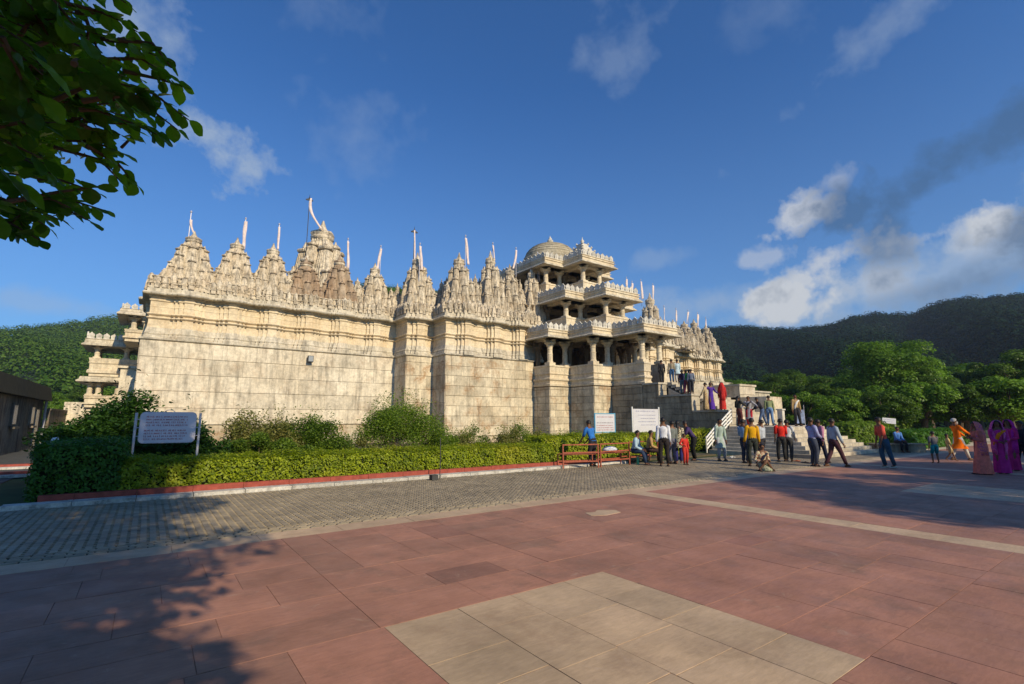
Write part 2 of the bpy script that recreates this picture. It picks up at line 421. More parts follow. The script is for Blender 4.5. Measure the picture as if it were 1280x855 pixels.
def leafmesh(name, C, size, mats, up=.4, asp=.5, jit=.35, extra=None, outn=None):
    """many small folded leaf faces; C (N,3)"""
    N = len(C); r = RNG
    nrm = r.normal(size=(N, 3)); nrm[:, 2] = np.abs(nrm[:, 2]) * (1 + up) + up
    if outn is not None: nrm = nrm * .6 + outn * 1.2
    nrm /= np.linalg.norm(nrm, axis=1)[:, None] + 1e-9
    a = r.normal(size=(N, 3)); a -= nrm * (a * nrm).sum(1)[:, None]; a /= np.linalg.norm(a, axis=1)[:, None] + 1e-9
    b = np.cross(nrm, a)
    s = (size * (1 + jit * r.uniform(-1, 1, N)))[:, None]
    V = np.empty((N, 4, 3))
    V[:, 0] = C - a * s * .5; V[:, 1] = C + b * s * asp * .5 + nrm * s * .1
    V[:, 2] = C + a * s * .5; V[:, 3] = C - b * s * asp * .5 + nrm * s * .1
    V = V.reshape(-1, 3)
    ev, ef, em = ([], [], [])
    if extra is not None: ev, ef, em = extra.v, extra.f, extra.m
    me = bpy.data.meshes.new(name)
    nE = len(ev)
    allv = np.vstack([V, np.array(ev).reshape(-1, 3)]) if nE else V
    me.vertices.add(len(allv)); me.vertices.foreach_set('co', allv.ravel())
    loops = np.arange(4 * N); tot = np.full(N, 4)
    if nE:
        loops = np.concatenate([loops, np.array([i + 4 * N for f in ef for i in f])]); tot = np.concatenate([tot, np.array([len(f) for f in ef])])
    starts = np.concatenate([[0], np.cumsum(tot)[:-1]])
    me.loops.add(len(loops)); me.loops.foreach_set('vertex_index', loops.astype(np.int32))
    me.polygons.add(len(tot)); me.polygons.foreach_set('loop_start', starts.astype(np.int32)); me.polygons.foreach_set('loop_total', tot.astype(np.int32))
    for m in (mats if isinstance(mats, (list, tuple)) else [mats]): me.materials.append(m)
    if nE: me.polygons.foreach_set('material_index', np.concatenate([np.zeros(N, int), np.array(em)]).astype(np.int32))
    at = me.attributes.new('rnd', 'FLOAT', 'FACE')
    at.data.foreach_set('value', np.concatenate([r.random(N), np.zeros(len(tot) - N)]))
    me.update(calc_edges=True); me.validate()
    return me

# ================================================================== GROUND
g = MB()
g.add([(-340, -340, -.03), (640, -340, -.03), (640, 640, -.03), (-340, 640, -.03)], [(0, 1, 2, 3)])
obj('ground', g, M_GRASS, kind='structure')
# plaza bed, paver bed
plaza = MB(); plaza.box((-14, -14, -.026), (48, 8.12, -.0035)); plaza = obj('plaza', plaza, M_MORTAR, kind='structure')
paving = MB(); paving.box((-2.9, 8.13, -.026), (34, 12.78, -.012)); paving = obj('brick_path', paving, M_PBASE, kind='structure')

def slab_box(mb, x0, y0, x1, y1, zt, j=.006, ch=.006, mi=0, thick=.03, tilt=.0015):
    """a chamfered paving piece"""
    x0 += j / 2; y0 += j / 2; x1 -= j / 2; y1 -= j / 2
    zz = [zt + random.uniform(-tilt, tilt) for _ in range(4)]
    jt = min(.004, (x1 - x0) * .02)
    P = [(x0, y0), (x1, y0), (x1, y1), (x0, y1)]
    Q = [(x0 + ch, y0 + ch), (x1 - ch, y0 + ch), (x1 - ch, y1 - ch), (x0 + ch, y1 - ch)]
    Q = [(a_ + random.uniform(-jt, jt) * .7, b_ + random.uniform(-jt, jt) * .7) for a_, b_ in Q]
    vs = [(*p, zt - thick) for p in P] + [(*p, z - ch * .7) for p, z in zip(P, zz)] + [(*p, z) for p, z in zip(Q, zz)]
    fs = [(i, (i + 1) % 4, 4 + (i + 1) % 4, 4 + i) for i in range(4)] + [(4 + i, 4 + (i + 1) % 4, 8 + (i + 1) % 4, 8 + i) for i in range(4)] + [(8, 9, 10, 11)]
    mb.add(vs, fs, mi)

pieces = []      # (distance, rect, material)
BUFFS = [(1.66, 1.55, 4.12, 4.0), (14.1, 1.8, 16.6, 4.25), (-9.5, 1.55, -6.9, 4.0), (26.4, 1.8, 28.9, 4.25)]
STR = (8.8, 9.32)
def rows(xa, xb, ya, yb, along):
    """fill a rectangle with slabs laid in rows along x (or along y)"""
    a0, a1, b0, b1 = (xa, xb, ya, yb) if along else (ya, yb, xa, xb)
    b = b0
    while b < b1 - .01:
        h = random.choice((.46, .52, .61, .61, .76)); bb = min(b1, b + h)
        if b1 - bb < .25: bb = b1
        a = a0
        while a < a1 - .01:
            aa = min(a1, a + random.uniform(.6, 1.25))
            if a1 - aa < .35: aa = a1
            r_ = (a, b, aa, bb) if along else (b, a, bb, aa)
            pieces.append(((r_[0] + r_[2]) / 2, (r_[1] + r_[3]) / 2, r_, M_SLABD if random.random() < .035 else M_SLAB))
            a = aa
        b = bb
def patchwork(xa, xb, ya, yb):
    if xb - xa < .02 or yb - ya < .02: return
    nx = max(1, round((xb - xa) / 2.5)); ny = max(1, round((yb - ya) / 1.9))
    xs = [xa] + sorted(xa + (xb - xa) * (i + random.uniform(-.18, .18)) / nx for i in range(1, nx)) + [xb]
    for i in range(nx):
        ys = [ya] + [ya + (yb - ya) * (k + random.uniform(-.2, .2)) / ny for k in range(1, ny)] + [yb]
        for k in range(ny): rows(xs[i], xs[i + 1], ys[k], ys[k + 1], random.random() < .62)
def plaza_panel(xa, xb, ya, yb, hole=None):
    if not hole: return patchwork(xa, xb, ya, yb)
    patchwork(xa, xb, hole[3], yb); patchwork(xa, xb, ya, hole[1]); patchwork(xa, hole[0], hole[1], hole[3]); patchwork(hole[2], xb, hole[1], hole[3])
    n0 = len(pieces)
    x = hole[0]
    cols_ = [.0, .27, .5, .77, 1.0]
    for i in range(4):
        ry = [0] + sorted(random.uniform(.18, .3) + .25 * k for k in range(3)) + [1]
        for k in range(4):
            a = hole[0] + (hole[2] - hole[0]) * cols_[i]; c = hole[0] + (hole[2] - hole[0]) * cols_[i + 1]
            b = hole[1] + (hole[3] - hole[1]) * ry[k]; d = hole[1] + (hole[3] - hole[1]) * ry[k + 1]
            pieces.append(((a + c) / 2, (b + d) / 2, (a, b, c, d), M_BUFF))
plaza_panel(-3.2, STR[0], -4, 7.64, BUFFS[0])
plaza_panel(-13, -3.7, -4, 7.64, BUFFS[2])
plaza_panel(STR[1], 21.0, -4, 7.64, BUFFS[1])
plaza_panel(21.5, 34, -4, 7.64, BUFFS[3])
for xs in (-3.7, STR[0], 21.0):
    y = -4
    while y < 7.6:
        y1 = min(7.64, y + 1.05); pieces.append((xs + .25, (y + y1) / 2, (xs, y, xs + .5 + (.02 if xs > 0 else 0), y1), M_BUFF)); y = y1
x = -13
while x < 34:
    x1 = min(34, x + random.uniform(.85, 1.15)); pieces.append(((x + x1) / 2, 7.87, (x, 7.64, x1, 8.12), M_BUFF)); x = x1
def inview(x, y, z=0.0, m=60):
    f = x * math.cos(PS) + y * math.sin(PS); l = x * math.sin(PS) - y * math.cos(PS); u = z - H
    d = f * math.cos(TH) + u * math.sin(TH); v = -f * math.sin(TH) + u * math.cos(TH)
    if d < .3: return False
    X = PX + F * l / d; Y = PY - F * v / d
    return -m < X < 1280 + m and -m < Y < 855 + m
def lay(pieces, name, parent, j, limit=300, tilt=.0015, ch=.006, zt=0.0):
    vis = sorted([p for p in pieces if inview(p[0], p[1])], key=lambda p: p[0] ** 2 + p[1] ** 2)
    hid = [p for p in pieces if not inview(p[0], p[1])]
    for p in vis[:limit]:
        mb = MB(); zz_ = zt + random.uniform(-.0012, .0012)
        if abs(p[2][2] - p[2][0] - .112) < 1e-6: paver_t(mb, *p[2], zz_)
        else: slab_box(mb, *p[2], zz_, j, ch, tilt=tilt)
        obj(name, mb, p[3], parent)
    rest = vis[limit:] + hid
    ms = []
    for p in rest:
        if p[3] not in ms: ms.append(p[3])
    mb = MB()
    for p in rest:
        if abs(p[2][2] - p[2][0] - .112) < 1e-6: paver_t(mb, *p[2], zt + random.uniform(-.002, .002), ms.index(p[3]))
        else: slab_box(mb, *p[2], zt + random.uniform(-.002, .002), j, ch, mi=ms.index(p[3]), tilt=tilt)
    obj(name, mb, ms, parent, kind='stuff', rnd=True)
lay(pieces, 'paving_slab', plaza, .005, ch=.0012, tilt=.0008)
m_ = MB(); m_.poly([(6.25, 6.30), (6.5, 6.18), (6.9, 6.22), (7.0, 6.42), (6.72, 6.62), (6.55, 6.5), (6.35, 6.55)], .0, .0055); obj('cement_patch', m_, M_BUFF, plaza)
# far plaza beyond the pieces
fp = MB(); fp.box((34.0, -14, -.02), (60, 8.6, -.002)); obj('far_plaza', fp, M_SLAB, kind='structure')
# paver rows
pv = []
y = 8.15
row = 0
while y < 12.70:
    d = .085 if row < 4 else .115
    x = -2.85
    while x < 33:
        if row < 4: x0_ = x + (.07 if row % 2 else 0); pv.append((x0_ + .1, y + d / 2, (x0_ + .008, y + .006, x0_ + .192, y + d - .006), M_PAVER))
        else: pv.append((x + .055, y + d / 2, (x, y, x + .112, y + d), M_PAVER))
        x += .2 if row < 4 else .112
    y += d; row += 1
def paver_t(mb, x0, y0, x1, y1, zt, mi=0):
    """interlocking paver: a body with a tab reaching over to the next one, a dark slot left on either side"""
    w = x0 + .074; j = .003; ya = y0 + (y1 - y0) * .32; yb = y0 + (y1 - y0) * .66; k = lambda: random.uniform(-.0015, .0015)
    P = [(x0, y0 + j), (w, y0 + j), (w, ya), (x1 - .002, ya), (x1 - .002, yb), (w, yb), (w, y1 - j), (x0, y1 - j)]
    P = [(a + k(), b + k()) for a, b in P]; n = 8
    mb.add([(*q, zt - .03) for q in P] + [(*q, zt) for q in P], [(i, (i + 1) % n, n + (i + 1) % n, n + i) for i in range(n)] + [tuple(range(n, 2 * n))], mi)
lay(pv, 'paving_brick', paving, .002, tilt=.003, ch=.014, zt=.004)
# road at far left, garden bed, terrace ground near the stairs
rd = MB(); rd.box((-30, 8.16, -.028), (-2.92, 60, -.010)); obj('side_road', rd, M_ASPH, kind='structure')
gb = MB(); gb.box((-1.75, 13.3, -.02), (21.3, 33.4, .05)); obj('garden_bed', gb, M_SOIL, kind='structure')
ap = MB(); ap.box((34.02, 8.62, -.02), (60, 12, -.004)); obj('pavement', ap, M_STEP, kind='structure')
# kerbs : whitewashed apron and red painted kerb, laid in lengths
kerb = thing('garden_kerb', 'red painted kerb on a whitewashed step, running along the foot of the long hedge', 'kerb', (0, 13, 0))
x = -2.0; i = 0
while x < 14.4:
    x1 = x + .98
    if True:
        mb = MB(); mb.box((x, -.22, -.02), (x1 - .012, .12, .075 + random.uniform(-.005, .005)))
        obj('kerb_stone', mb, M_KERBW, kerb)
    if x > -1.8 or True:
        mb = MB(); mb.box((max(x, -1.55), .125, -.02), (x1 - .006, .27, .19 + random.uniform(-.006, .006)))
        obj('red_kerb_stone', mb, M_KERBR, kerb)
    x = x1
for k, (yy, mt, nm) in enumerate(((20.2, M_KERBR, 'red'), (23.5, M_KERBR, 'red'))):
    mb = MB(); mb.box((-9, yy, 0), (-2.2, yy + .25, .14)); mb.box((-9, yy - .3, 0), (-2.2, yy - .003, .07), 1)
    o = obj('kerb', mb, [mt, M_KERBW]); tag(o, ['nearer', 'farther'][k] + ' red and white kerb strip across the road by the grey shed', 'kerb')

# ================================================================== TEMPLE
temple = thing('temple', 'large pale stone temple with many carved spires, flags and an open pillared porch', 'temple', (0, 0, 0))
NBLK = [0]
STUFF_BLK = {}
def wall_blocks(p0, p1, z0, z1, ch, bl, mat, parent, single=True, name='stone_block', depth=.10, rough=.012, counter=NBLK):
    """courses of dressed stone standing proud of the backing wall, p0->p1 with the face on the right-hand side"""
    p0 = Vector((p0[0], p0[1])); p1 = Vector((p1[0], p1[1])); L = (p1 - p0).length; d = (p1 - p0) / L; n = Vector((d.y, -d.x))
    z = z0; k = 0
    while z < z1 - .05:
        zt = min(z1, z + ch)
        if z1 - zt < ch * .4: zt = z1
        s = 0; first = True
        while s < L - .01:
            w = random.uniform(*bl)
            if first: w *= (.5 if k % 2 else .9); first = False
            s1 = min(L, s + w)
            if L - s1 < bl[0] * .5: s1 = L
            off = random.uniform(0, rough) + (.012 if (k % 2 == 0) else 0)
            mb = MB(); c = .016; j = .006
            def P(u, v, o):
                q = p0 + d * u + n * o
                return (q.x, q.y, v)
            a, b_, e, f_ = s + .0015, s1 - .0015, z + j, zt - j * 1.4
            if s == 0: a = -depth - off if False else 0.0
            if s1 == L: b_ = L
            o0, o1 = -.02, depth * .0 + .03 + off
            vs = [P(a, e, o0), P(b_, e, o0), P(b_, f_, o0), P(a, f_, o0), P(a, e, o1 - c), P(b_, e, o1 - c), P(b_, f_, o1 - c), P(a, f_, o1 - c),
                  P(a + c, e + c, o1), P(b_ - c, e + c, o1), P(b_ - c, f_ - c, o1), P(a + c, f_ - c, o1)]
            fs = [(i, (i + 1) % 4, 4 + (i + 1) % 4, 4 + i) for i in range(4)] + [(4 + i, 4 + (i + 1) % 4, 8 + (i + 1) % 4, 8 + i) for i in range(4)] + [(8, 9, 10, 11)]
            vs[8:] = [P(a + .005, e + c, o1), P(b_ - .005, e + c, o1), P(b_ - .005, f_ - c, o1), P(a + .005, f_ - c, o1)]
            if single and counter[0] < 300:
                mb.add(vs, fs); obj(name, mb, mat, parent); counter[0] += 1
            else:
                key = (parent.name, name, mat.name)
                if key not in STUFF_BLK: STUFF_BLK[key] = (MB(), mat, parent, name)
                STUFF_BLK[key][0].add(vs, fs)
            s = s1
        z = zt; k += 1

ZL = 5.98                      # ledge height of the wings
LOWER = [(-.7, 62), (-.7, 33.5), (13.97, 33.5), (13.97, 31.5), (16.0, 31.5), (16.0, 29.6), (23.6, 29.6)]
RIGHT = [(34.1, 29.6), (41.9, 29.6), (41.9, 31.5), (44.1, 31.5), (44.1, 33.5), (58.0, 33.5), (58.0, 62)]
backing = MB()
backing.poly([(p[0] + (.05 if p[0] == -.7 else 0), p[1] + .05) for p in LOWER] + [(23.6, 62)], -.1, ZL - .02)
backing.poly([(34.1, 62)] + [(p[0], p[1] + .05) for p in RIGHT], -.1, ZL - .02)
obj('backing_wall', backing, M_OLD, temple)
wall_blocks((-.7, 33.5), (13.97, 33.5), 1.33, ZL - .03, .93, (1.3, 2.6), M_LOW, temple)
wall_blocks((13.97, 31.5), (16.0, 31.5), .9, ZL - .03, .93, (.9, 1.2), M_OLD, temple)
wall_blocks((13.97, 33.5), (13.97, 31.5), .9, ZL - .03, .93, (.9, 1.2), M_OLD, temple)
wall_blocks((16.0, 29.6), (23.6, 29.6), .5, ZL - .03, .68, (.8, 1.5), M_OLD, temple)
wall_blocks((16.0, 31.5), (16.0, 29.6), .9, ZL - .03, .93, (.9, 1.2), M_OLD, temple)
# porch piers : blocks up to the flared parapets
BAY = [(23.6, 29.6), (23.6, 27.7), (25.6, 27.7), (25.6, 25.2), (27.6, 25.2), (27.6, 22.3), (30.1, 22.3), (30.1, 25.2), (32.1, 25.2), (32.1, 27.7), (34.1, 27.7), (34.1, 29.6)]
ZP = 4.05
for i in range(5):
    wall_blocks(BAY[i], BAY[i + 1], .3, ZP - .05, .5, (.6, 1.1), M_OLD, temple)
wall_blocks(BAY[5], BAY[6], 2.6, ZP - .05, .5, (.6, 1.1), M_OLD, temple)
wall_blocks((41.9, 29.6), (41.9, 31.5), .5, ZL, .9, (.9, 1.2), M_OLD, temple, False)
wall_blocks((34.1, 29.6), (41.9, 29.6), .5, ZL, .9, (.9, 1.6), M_LOW, temple, False)
wall_blocks((44.1, 33.5), (58, 33.5), .5, ZL, .9, (.9, 1.6), M_LOW, temple, False)
# left return wall
wall_blocks((-.7, 40), (-.7, 33.5), .9, ZL - .03, .93, (1.1, 1.6), M_LOW, temple, False)

# ledge above the block wall
ledge_prof = [(0, ZL - .03), (.07, ZL), (.12, ZL + .04), (.12, ZL + .10), (.04, ZL + .14), (-.35, ZL + .16)]
mb = MB(); mb.sweep(LOWER, ledge_prof); mb.sweep(RIGHT, ledge_prof)
obj('ledge', mb, M_GREY, temple)

# stepped plan of the upper walls (a projection under every spire)
SPIX = [1.35, 3.6, 5.8, 8.0, 10.2, 12.6]
def offsets_line(xa, xb, y, centres, steps=((.66, .12), (.46, .23), (.22, .34))):
    pts = [(xa, y)]
    for c in centres:
        L = []; R = []
        prev = 0
        for (w, o) in steps:
            L += [(c - w, y - prev), (c - w, y - o)]; R = [(c + w, y - o), (c + w, y - prev)] + R; prev = o
        for q in L + R:
            if xa < q[0] < xb: pts.append(q)
    pts.append((xb, y))
    return pts
def off_side(x, ya, yb, c, side=-1, w=.5, o=.2):
    return [(x, ya), (x, c + w), (x + side * o, c + w), (x + side * o, c - w), (x, c - w), (x, yb)]
U0 = off_side(-.45, 40.0, 33.95, 36.4) [:-1] + offsets_line(-.45, 14.35, 33.95, SPIX)
U1 = [(14.25, 33.9), (14.25, 31.95)] + offsets_line(14.25, 15.75, 31.95, [15.0], ((.55, .12), (.28, .26))) [1:] + [(15.75, 31.9)]
U1 = [(14.17, 34.4), (14.17, 31.95)] + offsets_line(14.17, 16.4, 31.95, [15.1], ((.55, .12), (.28, .26)))[1:]
U2 = [(16.2, 32.6), (16.2, 30.05)] + offsets_line(16.2, 24.6, 30.05, [17.7, 20.2, 22.5], ((.62, .16), (.42, .32), (.2, .44)))[1:] + [(24.6, 33)]
U3 = [(33.4, 33)] + offsets_line(33.4, 41.8, 30.05, [35.4, 37.8, 40.2], ((.62, .16), (.42, .32), (.2, .44))) + [(41.8, 31.8)]
U4 = offsets_line(41.6, 44.0, 31.95, [42.9], ((.55, .12), (.28, .26))) + [(44.0, 33.9)]
U5 = offsets_line(43.9, 56.6, 33.95, [45.3, 47.3, 49.4, 51.5, 53.5, 55.4], ((.5, .16), (.34, .32), (.16, .44))) + [(56.6, 44)]
def upper_wall(path, k, flare=.0):
    Z = ZL + .14
    base = MB()
    base.sweep(path, [(.22 + flare, Z - .05), (.22 + flare, Z + .12), (.16, Z + .2), (.19, Z + .28), (.14, Z + .36), (.10, Z + .52), (.07, Z + .62)])
    o1 = obj('wall_base_moulding', base, M_GREY, temple)
    w = MB()
    w.sweep(path, [(.07, Z + .62), (.04, Z + .9), (.04, Z + 1.08), (.10, Z + 1.12), (.16, Z + 1.17), (.10, Z + 1.22), (.03, Z + 1.24), (.03, Z + 1.30),
                   (.10, Z + 1.33), (.16, Z + 1.39), (.10, Z + 1.44), (.02, Z + 1.47), (.02, Z + 1.80), (.035, Z + 1.81), (.035, Z + 1.84), (.02, Z + 1.85), (.02, Z + 2.12), (.08, Z + 2.16), (.08, Z + 2.22), (.03, Z + 2.25), (.03, Z + 2.34), (.12, Z + 2.38), (.12, Z + 2.44)])
    obj('moulded_wall', w, M_UP, temple)
    c = MB()
    c.sweep(path, [(.12, Z + 2.44), (.40, Z + 2.47), (.44, Z + 2.54), (.36, Z + 2.62), (.24, Z + 2.66), (.24, Z + 2.82), (.16, Z + 2.86), (.16, Z + 2.96), (-.6, Z + 3.0)])
    obj('cornice', c, M_GREY, temple)
    pb = MB(); pb.sweep(path, [(.10, Z + 2.97), (.10, Z + 3.12), (.16, Z + 3.15), (.16, Z + 3.2), (.02, Z + 3.24), (.02, Z + 3.55), (.08, Z + 3.58), (.08, Z + 3.64), (-.3, Z + 3.66)]); obj('parapet_band', pb, M_SPIRE, temple)
for k, p in enumerate((U0, U1, U2, U3, U4, U5)): upper_wall(p, k)
# flared foot of the far right corner
fl = MB(); fl.sweep([(53.6, 33.4), (58.2, 33.4), (58.2, 44)], [(.9, 2.2), (.75, 2.8), (.45, 3.6), (.2, 4.7), (.08, ZL)]); obj('flared_foot', fl, M_LOW, temple)
# roofs
rf = MB()
ZR = ZL + 3.1
rf.box((-.4, 34.3, ZR - .2), (14.6, 61, ZR)); rf.box((14.4, 32.4, ZR - .2), (16.6, 61, ZR - .01)); rf.box((16.5, 30.5, ZR - .21), (24.4, 61, ZR - .02))
rf.box((34.0, 30.5, ZR - .21), (43.6, 61, ZR - .02)); rf.box((43.4, 34.3, ZR - .2), (56.4, 61, ZR)); rf.box((24.4, 36, ZR - .22), (34.0, 61, ZR - .03))
obj('roof', rf, M_GREY, temple)

# ---- miniature shrines standing along the parapet
def mini_mesh(kind):
    mb = MB()
    if kind == 0:
        mb.box((-.13, -.13, 0), (.13, .13, .22)); mb.box((-.16, -.16, .22), (.16, .16, .27)); mb.box((-.12, -.12, .27), (.12, .12, .42))
        mb.lathe((0, 0, 0), [(.17, .42), (.18, .46), (.165, .56), (.135, .66), (.085, .72), (.10, .75), (.03, .80)], 8, ph=.5)
        mb.box((-.07, -.165, .29), (.07, -.1, .6)); mb.box((-.165, -.07, .29), (-.1, .07, .6))
    else:
        mb.box((-.16, -.1, 0), (.16, .1, .3)); mb.box((-.19, -.13, .3), (.19, .13, .35))
        mb.add([(-.15, -.1, .35), (.15, -.1, .35), (.15, .1, .35), (-.15, .1, .35), (-.12, -.08, .62), (.12, -.08, .62), (.12, .08, .62), (-.12, .08, .62), (0, -.03, .85), (0, .03, .85)],
               [(0, 1, 5, 4), (1, 2, 6, 5), (2, 3, 7, 6), (3, 0, 4, 7), (4, 5, 8), (5, 6, 9, 8), (6, 7, 9), (7, 4, 8, 9)])
    return mb.mesh('mini_shrine', M_SPIRE)
MINI = [mini_mesh(0), mini_mesh(1)]
nmini = [0]
def mini_row(path, z, inset=.1, step=.36, sc=1.0, lim=300):
    P = [Vector((p[0], p[1])) for p in path]
    rest = MB()
    for i in range(len(P) - 1):
        L = (P[i + 1] - P[i]).length; d = (P[i + 1] - P[i]).normalized(); n = Vector((d.y, -d.x))
        m = max(1, int(round(L / step)))
        if L < .2: continue
        for k in range(m):
            q = P[i] + d * (L * (k + .5) / m) - n * inset
            if nmini[0] >= lim: return
            nmini[0] += 1
            o = ob('mini_shrine', MINI[random.random() < .35], temple, loc=(q.x, q.y, z + random.uniform(-.02, .02)))
            s = sc * random.uniform(.88, 1.12)
            o.rotation_euler = (0, 0, math.atan2(d.y, d.x)); o.scale = (s * random.uniform(.9, 1.05), s, s * random.uniform(.85, 1.15))
ZM = ZL + 3.08
for p in (U0, U1, U2): mini_row(p, ZM - .02, -.12, .36, 1.0)
for p in (U3, U4, U5): mini_row(p, ZM - .02, -.12, .46, 1.1)
U0b = [(-.1, 38), (-.1, 34.5), (14.1, 34.5)]; U2b = [(16.8, 31.9), (16.8, 30.6), (24.2, 30.6)]
for p in (U0b, U2b): mini_row(p, ZM + .02, .1, .46, 1.55)

# ---- curvilinear spires
def ratha(n=0):
    side = [(-.69, -.69), (-.47, -.69), (-.47, -.86), (-.22, -.86), (-.22, -1), (.22, -1), (.22, -.86), (.47, -.86), (.47, -.69)]
    out = []
    for k in range(4):
        a = k * math.pi / 2; c, s = math.cos(a), math.sin(a)
        out += [(x * c - y * s, x * s + y * c) for x, y in side]
    return out
RA = ratha()
def tower(mb, cx, cy, z0, z1, r, top=.42, nl=14, mini=False, pw=1.9):
    lay_ = []
    for i in range(nl + 1):
        t = i / nl; R = r * (1 - (1 - top) * t ** pw); z = z0 + (z1 - z0) * t
        lay_.append((R, z))
        if i < nl:
            t2 = (i + .62) / nl; R2 = r * (1 - (1 - top) * t2 ** pw); zz = z0 + (z1 - z0) * t2
            lay_.append((R2 * 1.0, zz)); lay_.append((R2 * .955, zz + (z1 - z0) / nl * .06)); lay_.append((R2 * .955, zz + (z1 - z0) / nl * .30))
    ra = RA if not mini else RA[::1]
    vs = []
    for (R, z) in lay_:
        for (x, y) in ra: vs.append((cx + x * R, cy + y * R, z))
    n = len(ra); k = len(lay_)
    fs = [(i * n + j, i * n + (j + 1) % n, (i + 1) * n + (j + 1) % n, (i + 1) * n + j) for i in range(k - 1) for j in range(n)] + [tuple(range((k - 1) * n, k * n))]
    mb.add(vs, fs)
    h = z1 - z0; q = r * top
    e = q * .3
    mb.lathe((cx, cy, z1), [(q * .8, 0), (q * .8, e * .25), (q * 1.15, e * .35), (q * 1.25, e * .6), (q * 1.15, e * .85), (q * .6, e * .95), (q * .5, e * 1.2), (q * .3, e * 1.6), (q * .08, e * 2.3)], 12, lob=-.1)
def spire_mesh(seed, arches=True):
    random.seed(seed)
    mb = MB()
    # unit spire: half width 1, height 1 (scaled per spire)
    mb.poly([(x * .95, y * .95) for x, y in RA], 0, .05); mb.poly([(x * .88, y * .88) for x, y in RA], .05, .13)
    vs = None
    def tw(cx, cy, z0, z1, r, top=.42, nl=8): 
        tower(mb, cx, cy, z0, z1, r, .5, max(4, nl - 2), pw=2.2)
    tower(mb, 0, 0, .10, .86, .74, .38, 12, pw=1.7)
    for k in range(4):
        a = k * math.pi / 2; c, s = math.cos(a), math.sin(a)
        R = lambda x, y: (x * c - y * s, x * s + y * c)
        tw(*R(0, -.46), .1, .70 + random.uniform(-.02, .02), .36, .42, 10)
        tw(*R(0, -.74), .08, .46, .29, .42, 8)
        tw(*R(.50, -.50), .08, .55 + random.uniform(-.02, .02), .32, .42, 9); tw(*R(.30, -.34), .08, .74, .26, .42, 9)
        tw(*R(.40, -.76), .06, .33, .2, .42, 6); tw(*R(-.40, -.76), .06, .33, .2, .42, 6)
        tw(*R(.74, -.74), .04, .34, .22, .42, 6)
        # arched niche with deep reveal and horizontal shelf on the face
        for (x, y, z, w, h) in ((0, -.92, .05, .2, .16), (0, -.78, .28, .16, .12), (.55, -.86, .03, .11, .10), (-.55, -.86, .03, .11, .10)):
            X0 = [R(x - w, y), R(x + w, y), R(x + w, y + .12), R(x - w, y + .12)]
            mb.add([(*p, z) for p in X0] + [(*p, z + .015) for p in X0], [(0, 1, 5, 4), (1, 2, 6, 5), (3, 0, 4, 7), (4, 5, 6, 7), (3, 2, 1, 0)])
            for sx in (-1, 1):
                X1 = [R(x + sx * w * .8 - .02, y + .01), R(x + sx * w * .8 + .02, y + .01), R(x + sx * w * .8 + .02, y + .12), R(x + sx * w * .8 - .02, y + .12)]
                mb.add([(*p, z + .015) for p in X1] + [(*p, z + h * .6) for p in X1], [(0, 1, 5, 4), (1, 2, 6, 5), (3, 0, 4, 7), (4, 5, 6, 7)])
            A = [R(x - w * .95, y - .01), R(x + w * .95, y - .01), R(x, y - .01), R(x - w * .95, y + .1), R(x + w * .95, y + .1), R(x, y + .1)]
            zz = [z + h * .6, z + h * .6, z + h, z + h * .6, z + h * .6, z + h]
            mb.add([(*p, q) for p, q in zip(A, zz)], [(0, 1, 2), (0, 2, 5, 3), (1, 4, 5, 2), (0, 3, 4, 1)])
    return mb
SPM = [spire_mesh(s).mesh('spire', M_SPIRE) for s in (1, 2)]
SPMB = SPM[0].copy(); SPMB.materials.clear(); SPMB.materials.append(M_SPIREB)
random.seed(11)
am = MB(); am.lathe((0, 0, 0), [(.26, 0), (.27, .01), (.32, .018), (.345, .034), (.32, .05), (.27, .056), (.24, .068), (.16, .082)], 24, lob=-.08); AMM = am.mesh('amalaka', M_SPIRE, True)
fi = MB(); fi.lathe((0, 0, 0), [(.20, -.004), (.17, .008), (.10, .016), (.07, .022), (.13, .032), (.14, .042), (.08, .052), (.05, .058), (.07, .064), (.02, .088)], 12); FIM = fi.mesh('finial', M_MERL, True)
SPIRES = []
def spire(px, ytop, y, w, brown=False, zb=ZR, x=None):
    p = onY(px, ytop, y)
    h = p.z - zb
    s = h / .99 if False else h
    me = SPMB if brown else SPM[len(SPIRES) % 2]
    o = ob('spire', me, temple, loc=(p.x, y, zb)); o.scale = (w * 1.08, w * 1.08, h)
    a = ob('amalaka', AMM, o, loc=(0, 0, .838)); a.scale = (1, 1, 1)
    f = ob('finial', FIM, o, loc=(0, 0, .912))
    SPIRES.append(o); return p
spire(243, 293, 35.2, 1.22); spire(297, 301, 35.2, 1.10); spire(342, 308, 35.2, 1.10)
spire(383, 325, 35.2, 1.12, True); spire(425, 322, 35.2, 1.12, True); spire(469, 332, 35.2, 1.05)
spire(404, 283, 42.0, 2.65)
spire(522, 320, 34.0, 1.15); spire(526, 330, 40.0, 1.7)
spire(497, 356, 35.2, .42); spire(552, 351, 33.4, .45)
for (px_, y_) in ((270, 338), (320, 341), (361, 343), (447, 349), (489, 362)): spire(px_, y_, 35.0, .55)
for (px_, y_) in ((594, 345), (624, 350), (650, 352), (560, 356)): spire(px_, y_, 31.5, .5)
spire(574, 320, 31.9, 1.25); spire(613, 318, 31.7, 1.15); spire(637, 334, 32.0, 1.1); spire(664, 337, 31.5, .95)
spire(841, 401, 31.8, 1.1); spire(855, 403, 33.0, 1.1); spire(867, 401, 35.2, 1.15); spire(882, 408, 35.2, 1.15)
spire(812, 370, 36.5, 1.5)
# stepped corner finials at the far left corner
for (px, y_, Y_, w) in ((206, 350, 36.5, .4), (196, 358, 38.5, .4), (222, 338, 36.8, .45)):
    spire(px, y_, Y_, w)

